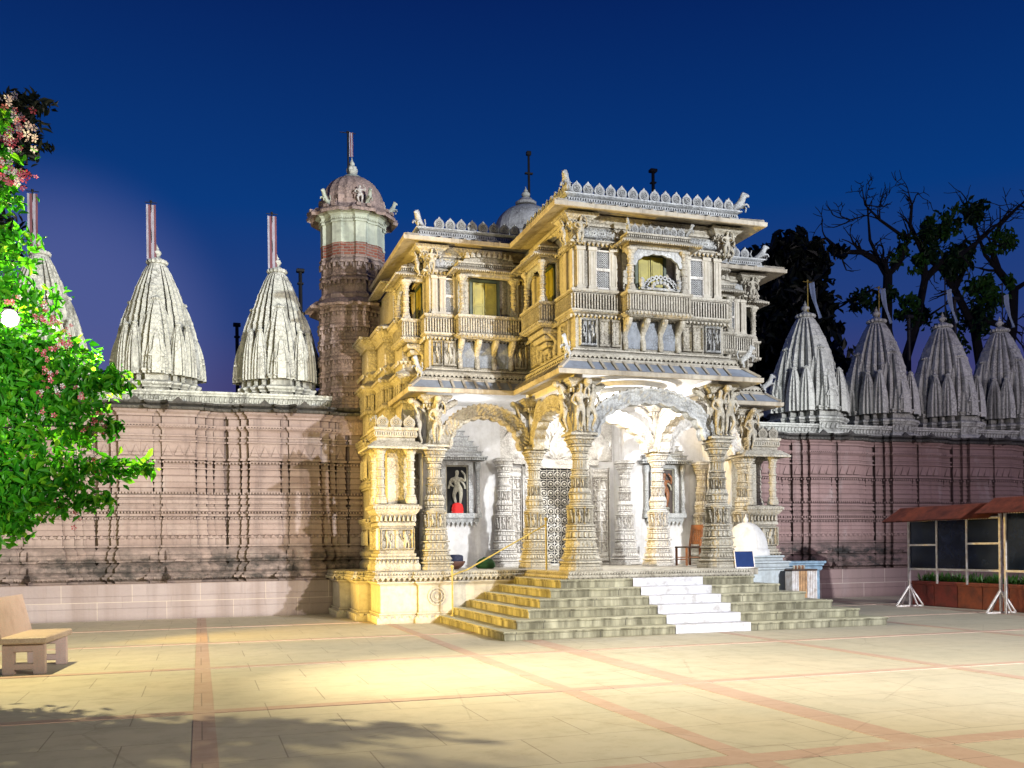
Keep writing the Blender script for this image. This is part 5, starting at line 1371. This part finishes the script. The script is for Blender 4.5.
cen = np.concatenate(cen); ax_ = camray(10, 316, 13.)-np.array([0,0,1.6]); ax_ /= np.linalg.norm(ax_); rel_ = cen-np.array([0,0,1.6]); per_ = rel_-(rel_ @ ax_)[:, None]*ax_
cen = cen[np.linalg.norm(per_, axis=1) > .14]
b = MB(); leaf_faces(b, cen, .125); b.build('foliage', M['leaf'], ft)
# flower clusters
fl = [(12,112),(8,140),(20,128),(10,170),(18,178),(40,318),(55,322),(62,345),(48,352),(70,335),(35,395),(50,375),(45,415),(30,430),(58,388),(78,395),(100,415),(85,460),(95,472),(55,500),(75,515),(50,505),(12,300),(30,455),(8,455),(95,425),(40,310)]
for i, (px, py) in enumerate(fl):
    c0 = camray(px, py, 10.75-.15*rng.random()); b = MB(); nf = 16 if i < 5 else 9
    for k in range(nf):
        c = c0+rng.normal(size=3)*(.075 if i < 5 else .05); ax = Vector((rng.normal()*.5, -1+rng.normal()*.4, rng.normal()*.6)).normalized()
        rot = ax.to_track_quat('Z', 'Y').to_matrix(); mi = 1 if rng.random() < (.6 if i < 4 else .3) else 0; s_ = (.042 if i < 5 else .030)*rng.uniform(.7,1.2)
        V = []; Fc = []
        for j in range(5):
            a = j*2*PI/5
            for rr_, da in ((.12,0),(.75,-.42),(1.05,0),(.75,.42)):
                V.append(np.array(c)+s_*np.array(rot @ Vector((rr_*math.cos(a+da), rr_*math.sin(a+da), .1*rr_)))); 
            Fc.append((4*j,4*j+1,4*j+2,4*j+3))
        b.add(V, np.array(Fc), mi)
    b.build('flower_cluster', [M['petal_pink'], M['petal_white']], ft)
# branching trees
def grow(mb, p, d, L, r, depth, ends, spread=.6, up=.15, seg=5):
    pts = [p]; rad = [r]; q = np.array(p, float); dd = np.array(d, float)
    for i in range(seg):
        dd = dd+rng.normal(size=3)*.16+np.array([0,0,up*.3]); dd /= np.linalg.norm(dd); q = q+dd*L/seg; pts.append(q.copy()); rad.append(r*(1-.45*(i+1)/seg))
    mb.tube(pts, rad, 7 if r > .08 else 5)
    if depth == 0: ends.append(q); return
    for k in range(2 if rng.random() < .45 else 3):
        j = seg if k < 2 else rng.integers(2, seg)
        nd = dd*np.array([1,1,.8])+rng.normal(size=3)*spread*np.array([1,.6,.8])+np.array([0,0,up]); nd /= np.linalg.norm(nd)
        grow(mb, pts[j], nd, L*rng.uniform(.62,.86), max(rad[j]*.72, .018), depth-1, ends, spread, up, seg)
def tree_from(name, label, loc, trunks, foliage, group=None, leaf_size=.4, mat='leaf_dark', depth=5):
    t = thing(name, label, 'tree', loc, 0, group); b = MB(); ends = []
    for (p, d, L, r) in trunks: grow(b, np.array(p, float), np.array(d, float), L, r, depth, ends)
    b.build('trunk', M['bark'], t)
    for (px, py, D, w, h, n) in foliage:
        c0 = camray(px, py, D); s_ = D/955.
        m_ = 18; cc = c0+rng.normal(size=(m_,3))*np.array([w*s_*.34, w*s_*.34, h*s_*.34])
        k = rng.integers(0, m_, n); c = cc[k]+rng.normal(size=(n,3))*min(w,h)*s_*.15
        fb = MB(); leaf_faces(fb, c, leaf_size); fb.build('crown', M[mat], t)
    return t
# big dark tree right behind the gateway
c0 = camray(790, 500, 38); base = (c0[0], c0[1], 0)
tree_from('leafy_tree', 'dense dark leafy tree in silhouette just right of the gateway roof', base, [((base[0],base[1],0),(0,0,1),4,.35)],
   [(785,268,38,50,36,1700),(760,300,38,50,60,1500),(805,300,38,45,60,1500),(775,345,38,70,70,2200),(815,345,38,30,60,900),(800,262,38,40,26,900),(760,390,38,60,60,1500),(745,350,38,40,90,1400),(806,395,38,40,50,900)], leaf_size=.45, depth=1)
def limb(mb, pxs, D, r0, r1):
    pts = np.array([camray(x, y, D) for x, y in pxs]); n = len(pts); mb.tube(pts, np.linspace(r0, r1, n), 7)
    return pts
def bare_tree(label, base, limbs, foliage, D, twn):
    t = thing('bare_tree', label, 'tree', base, 0, 'sparse trees behind the right hand spires'); b = MB(); ends = []
    b.tube([base, (base[0],base[1],3.)], [.40,.34], 9)
    for k, (pxs, r0, r1) in enumerate(limbs):
        pts = limb(b, pxs, D, r0, r1)
        for j in range(1, len(pts)):
            for q in range(twn):
                d = (pts[j]-pts[j-1]); d = d/np.linalg.norm(d)+rng.normal(size=3)*.75*np.array([1,.6,1])+np.array([0,0,.1]); d /= np.linalg.norm(d)
                rr_ = r0+(r1-r0)*j/len(pts)
                if j > len(pts)*.35: grow(b, pts[j], d, rng.uniform(.42,.9), max(.42*rr_,.035), 1 if rng.random() < .6 else 2, ends, .75, .0, 4)
    b.build('trunk', M['bark'], t)
    for i_, (px, py, w, h, n) in enumerate(foliage):
        c0 = camray(px, py, D); s_ = D/955.; m_ = 10
        cc = c0+rng.normal(size=(m_,3))*np.array([w*s_*.30, w*s_*.30, h*s_*.30]); k = rng.integers(0, m_, n)
        fb = MB(); leaf_faces(fb, cc[k]+rng.normal(size=(n,3))*min(w,h)*s_*.14, .30); fb.build('leaf_clump', M['leaf_mid' if i_ % 2 else 'leaf_night'], t)
D1 = 40.
g1 = camray(893, 560, D1); g1 = (g1[0], g1[1], 0)
bare_tree('sparse half bare tree with a forked trunk behind the third spire', g1,
  [([(893,470),(896,385),(887,330),(888,275),(880,262),(862,252),(842,252),(826,238)],.30,.05),([(896,390),(915,330),(925,280),(924,255),(910,225),(912,205)],.22,.05),([(888,275),(900,262),(908,240),(880,220),(865,205)],.14,.03),
   ([(925,280),(940,262),(960,255),(985,236),(1000,222)],.15,.04),([(888,300),(872,290),(850,300),(835,310)],.08,.03),([(880,262),(870,240),(868,215),(850,220)],.08,.03),([(915,330),(930,315),(945,305)],.08,.03)],
  [(928,240,40,26,420),(905,262,26,18,200),(868,300,28,22,260),(905,308,24,18,180),(920,320,24,20,180),(945,225,24,16,200)], D1, 3)
D2 = 42.
g2 = camray(985, 560, D2); g2 = (g2[0], g2[1], 0)
bare_tree('sparse tree with crooked limbs and dark leaf tufts at the right edge', g2,
  [([(985,470),(985,390),(975,330),(955,290),(940,268),(930,262)],.28,.06),([(1000,400),(1012,330),(1014,290),(998,270),(992,250),(1000,225),(1020,205)],.26,.06),([(975,330),(985,320),(1000,325),(1012,330)],.2,.1),([(955,290),(968,262),(978,240),(990,228)],.12,.04),([(998,270),(985,255),(975,225),(968,210)],.1,.03),([(1014,290),(1030,280),(1045,260)],.12,.05)],
  [(972,212,26,24,380),(1000,240,26,20,260),(962,268,34,30,420),(985,285,34,24,360),(950,262,26,26,240),(985,300,30,20,220),(968,325,40,46,520)], D2, 3)
# feathery dark tree behind the creeper
c0 = camray(-60, 560, 24); base = (c0[0], c0[1], 0)
t = thing('feathery_tree', 'dark feathery tree rising behind the flowering tree at top left', 'tree', base); b = MB()
top = camray(-25, 120, 24); b.tube([base, (base[0]+.2,base[1],5), tuple(top)], [.3,.24,.1], 8); b.build('trunk', M['bark'], t)
b = MB(); cc = []
for (px, py) in ((48,100),(42,125),(30,95),(25,115),(45,140),(30,150),(22,170),(10,220),(15,250),(12,280),(5,190),(38,110),(18,135),(10,300),(-10,150),(-20,250)):
    e = camray(px, py, 24); st = camray(-25, py+20+10*rng.normal(), 24); n = 150; tt = rng.uniform(.25,1,n)[:, None]
    cc.append(st+(e-st)*tt+rng.normal(size=(n,3))*.12-np.array([0,0,.35])*(tt-.5)**2)
leaf_faces(b, np.concatenate(cc), .26, elong=3.4); b.build('crown', M['leaf_dark'], t)

# ================================================================== BACKGROUND
# wooded hill behind the left spires
b = MB(); xs = np.linspace(-120, 200, 220)
hz = 17+9*np.exp(-((xs-15)/28)**2)+5*np.exp(-((xs-85)/30)**2)+1.5*np.sin(xs*.11)+rng.normal(size=220)*.35
P = np.array([np.c_[xs, np.full(220, 170.-40*(k == 0)), hz*k] for k in (0,.5,.85,1.)]); P[:, :, 1] = np.array([120,140,160,172])[:, None]; b.grid(P)
HM = simple('dark_wooded_hill', (.008,.011,.010), .95, 0, .6, .15, 0)
tag(b.build('hill', HM), None, None, kind='structure')
b = MB(); n = 9000; i = rng.integers(0, 220, n); k = rng.uniform(.55,1.02,n)
c = np.stack([xs[i]+rng.normal(size=n)*.8, 140+30*k, hz[i]*k+rng.uniform(0,1.3,n)], -1); leaf_faces(b, c, 1.5, elong=1.6)
tag(b.build('wood_on_hill', M['leaf_dark']), 'dark wood covering the far hill behind the spires', 'wood', kind='stuff')
# dark poles of shrines farther back
for px, y0, y1, D, l in ((302,272,420,32,'dark flagpole rising between the second striped spire and the tower'),(238,326,420,34,'short dark flagpole between the two striped flag spires'),(910,318,430,33,'dark flagpole between the second and third grey spires'),(956,300,430,33,'dark flagpole between the third and last grey spires'),(654,172,260,34,'dark pole tip showing above the gateway parapet')):
    p1 = camray(px, y0, D); p0 = camray(px, y1, D)
    t = thing('flagpole', l, 'flagpole', (p0[0], p0[1], 0), 0, 'dark flagpoles behind the wall')
    b = MB(); h = p1[2]; b.tube([(0,0,0),(0,0,h)], [.09,.06], 8); b.build('mast', M['pole_dark'], t, loc=(0,0,0))
    b = MB(); b.bbox(-.13,.13,-.1,.1,h-.02,h+.10,.02); b.bbox(-.10,.10,-.08,.08,h-.42,h-.36,.015); b.build('mast_head', M['pole_dark'], t, loc=(0,0,0))

# ================================================================== LAMPS
LP = camray(10, 316, 13.)
lm = thing('street_lamp', 'glowing flood lamp on a pole shining through the flowering tree', 'lamp', (LP[0]-.5, LP[1]+.2, 0))
b = MB(); b.tube([(LP[0]-.5,LP[1]+.2,0),(LP[0]-.5,LP[1]+.2,LP[2]+.15)], [.05,.035], 8); b.tube([(LP[0]-.5,LP[1]+.2,LP[2]+.12),(LP[0]-.05,LP[1]+.02,LP[2]+.14)], .02, 6); b.build('pole', M['pole_dark'], lm)
b = MB(); b.lathe([(.05,.19),(.07,.12),(.11,.08),(.12,.07)], 14, tuple(LP)); b.build('shade', M['pole_dark'], lm)
BU = NT('glowing_bulb'); BU.emit((1.,.95,.80), 7.); BU.color((1,1,1))
b = MB(); b.lathe([(.11*math.cos(a_), .11*math.sin(a_)-.03) for a_ in np.linspace(-1.5,1.2,12)], 20, tuple(LP)); b.build('bulb', BU.m, lm, True)
def lamp(name, kind, loc, col, power, target=None, size=.15, angle=70, blend=.4, cat='lamp'):
    d = bpy.data.lights.new(name, kind); d.color = col; d.energy = power; d.shadow_soft_size = size
    o = bpy.data.objects.new(name, d); COL.objects.link(o); o.location = loc
    if kind == 'SPOT':
        d.spot_size = R(angle); d.spot_blend = blend
        o.rotation_euler = (Vector(target)-Vector(loc)).to_track_quat('-Z', 'Y').to_euler()
    return o
lamp('lamp_glow', 'POINT', (LP[0], LP[1]-.02, LP[2]-.20), (1.,.83,.42), 1700, size=.05)
lamp('courtyard_fill', 'SPOT', (LP[0], LP[1]-.02, LP[2]-.20), (1.,.85,.52), 11500, (11.5,7.5,0), .05, 76, 1.)  # second beam added at the street lamp to brighten far paving
lamp('sodium_flood', 'SPOT', (-5.2, 17.7, .9), (1.,.62,.08), 10500, (7.0,20.0,4.2), .12, 58, .45)
lamp('white_flood', 'SPOT', (17, -8, 9.), (.95,.97,1.), 47000, (8.8,18.5,3.6), .25, 50, .55)
lamp('wall_flood', 'SPOT', (9.0, 3.0, 4.5), (1.,.89,.82), 10500, (-3.0,25.0,5.8), .10, 50, .6)
lamp('right_wall_flood', 'SPOT', (21.0, 10.0, 6.5), (.98,.85,.90), 2900, (23.0,26.0,6.0), .08, 95, .6)
lamp('tree_fill', 'SPOT', (2.5, -3.5, 2.2), (.95,1.,.90), 17000, (-4.6,11.3,3.9), .1, 26, .5)  # unseen fill spot added to brighten the foliage
lamp('forecourt_fill', 'SPOT', (12.5, -5.0, 7.5), (1.,.88,.64), 15000, (6.2,6.8,0), .15, 58, .8)  # unseen fill spot added to brighten the near paving
lamp('porch_lamp', 'POINT', (CX,19.9,4.6), (1.,.98,.96), 270, size=.08)
lamp('wing_lamp', 'POINT', (6.25,22.3,4.85), (.94,.96,1.), 30, size=.08)
lamp('wing_lamp', 'POINT', (mx(6.25),22.3,4.85), (1.,.97,.95), 48, size=.08)
lamp('door_lamp', 'POINT', (CX,22.4,4.8), (1.,.98,.96), 95, size=.06)

# ================================================================== SKY
w = bpy.data.worlds.new('World'); scene.world = w; w.use_nodes = True
nt = w.node_tree; nt.nodes.clear()
out = nt.nodes.new('ShaderNodeOutputWorld'); bg = nt.nodes.new('ShaderNodeBackground'); nt.links.new(bg.outputs[0], out.inputs[0])
tc = nt.nodes.new('ShaderNodeTexCoord'); sp = nt.nodes.new('ShaderNodeSeparateXYZ'); nt.links.new(tc.outputs['Generated'], sp.inputs[0])
rp = nt.nodes.new('ShaderNodeValToRGB'); cr = rp.color_ramp; nt.links.new(sp.outputs[2], rp.inputs[0])
stops = [(0.,(.085,.070,.15)),(.10,(.065,.060,.17)),(.16,(.048,.047,.17)),(.22,(.018,.047,.20)),(.33,(.0012,.040,.205)),(.50,(.0008,.016,.115)),(.75,(.0008,.008,.065))]
while len(cr.elements) < len(stops): cr.elements.new(.5)
for e, (p, c) in zip(cr.elements, stops): e.position = p; e.color = (*c, 1)
sk = nt.nodes.new('ShaderNodeTexSky'); sk.sky_type = 'NISHITA'; sk.sun_disc = False; sk.sun_elevation = R(-3.5); sk.sun_rotation = R(-40)
mxn = nt.nodes.new('ShaderNodeMix'); mxn.data_type = 'RGBA'; mxn.blend_type = 'ADD'; mxn.inputs[0].default_value = .03
nt.links.new(rp.outputs[0], mxn.inputs[6]); nt.links.new(sk.outputs[0], mxn.inputs[7]); # the lamp's haze painted into the sky colour, low on the left
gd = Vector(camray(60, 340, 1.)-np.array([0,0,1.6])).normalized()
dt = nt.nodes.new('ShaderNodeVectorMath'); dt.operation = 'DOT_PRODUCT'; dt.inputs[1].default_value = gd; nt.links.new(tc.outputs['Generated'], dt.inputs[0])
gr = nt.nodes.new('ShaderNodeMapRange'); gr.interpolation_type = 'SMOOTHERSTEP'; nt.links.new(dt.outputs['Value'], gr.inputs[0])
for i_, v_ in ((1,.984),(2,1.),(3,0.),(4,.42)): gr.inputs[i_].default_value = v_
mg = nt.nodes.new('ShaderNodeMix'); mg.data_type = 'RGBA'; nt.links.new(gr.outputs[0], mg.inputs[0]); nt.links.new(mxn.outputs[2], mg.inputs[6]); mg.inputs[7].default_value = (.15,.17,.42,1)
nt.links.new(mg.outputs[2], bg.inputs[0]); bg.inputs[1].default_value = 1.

# ================================================================== CAMERA
cd = bpy.data.cameras.new('camera'); cam = bpy.data.objects.new('camera', cd); COL.objects.link(cam); scene.camera = cam
cd.sensor_width = 36; cd.lens = 36*955/1024; cd.shift_y = (549-384)/1024.; cd.clip_end = 2000; cd.clip_start = .05
cam.location = (0,0,1.6)
fwd = Vector((math.sin(R(18.1)), math.cos(R(18.1)), 0)); rt = Vector((math.cos(R(18.1)), -math.sin(R(18.1)), 0)); up = Vector((0,0,1))
a = R(.67); xr = rt*math.cos(a)-up*math.sin(a); yr = rt*math.sin(a)+up*math.cos(a)
m3 = Matrix((xr, yr, -fwd)).transposed(); cam.rotation_euler = m3.to_euler()
scene.render.resolution_x = 1024; scene.render.resolution_y = 768
scene.view_settings.view_transform = 'Standard'; scene.view_settings.look = 'None'; scene.view_settings.exposure = 0
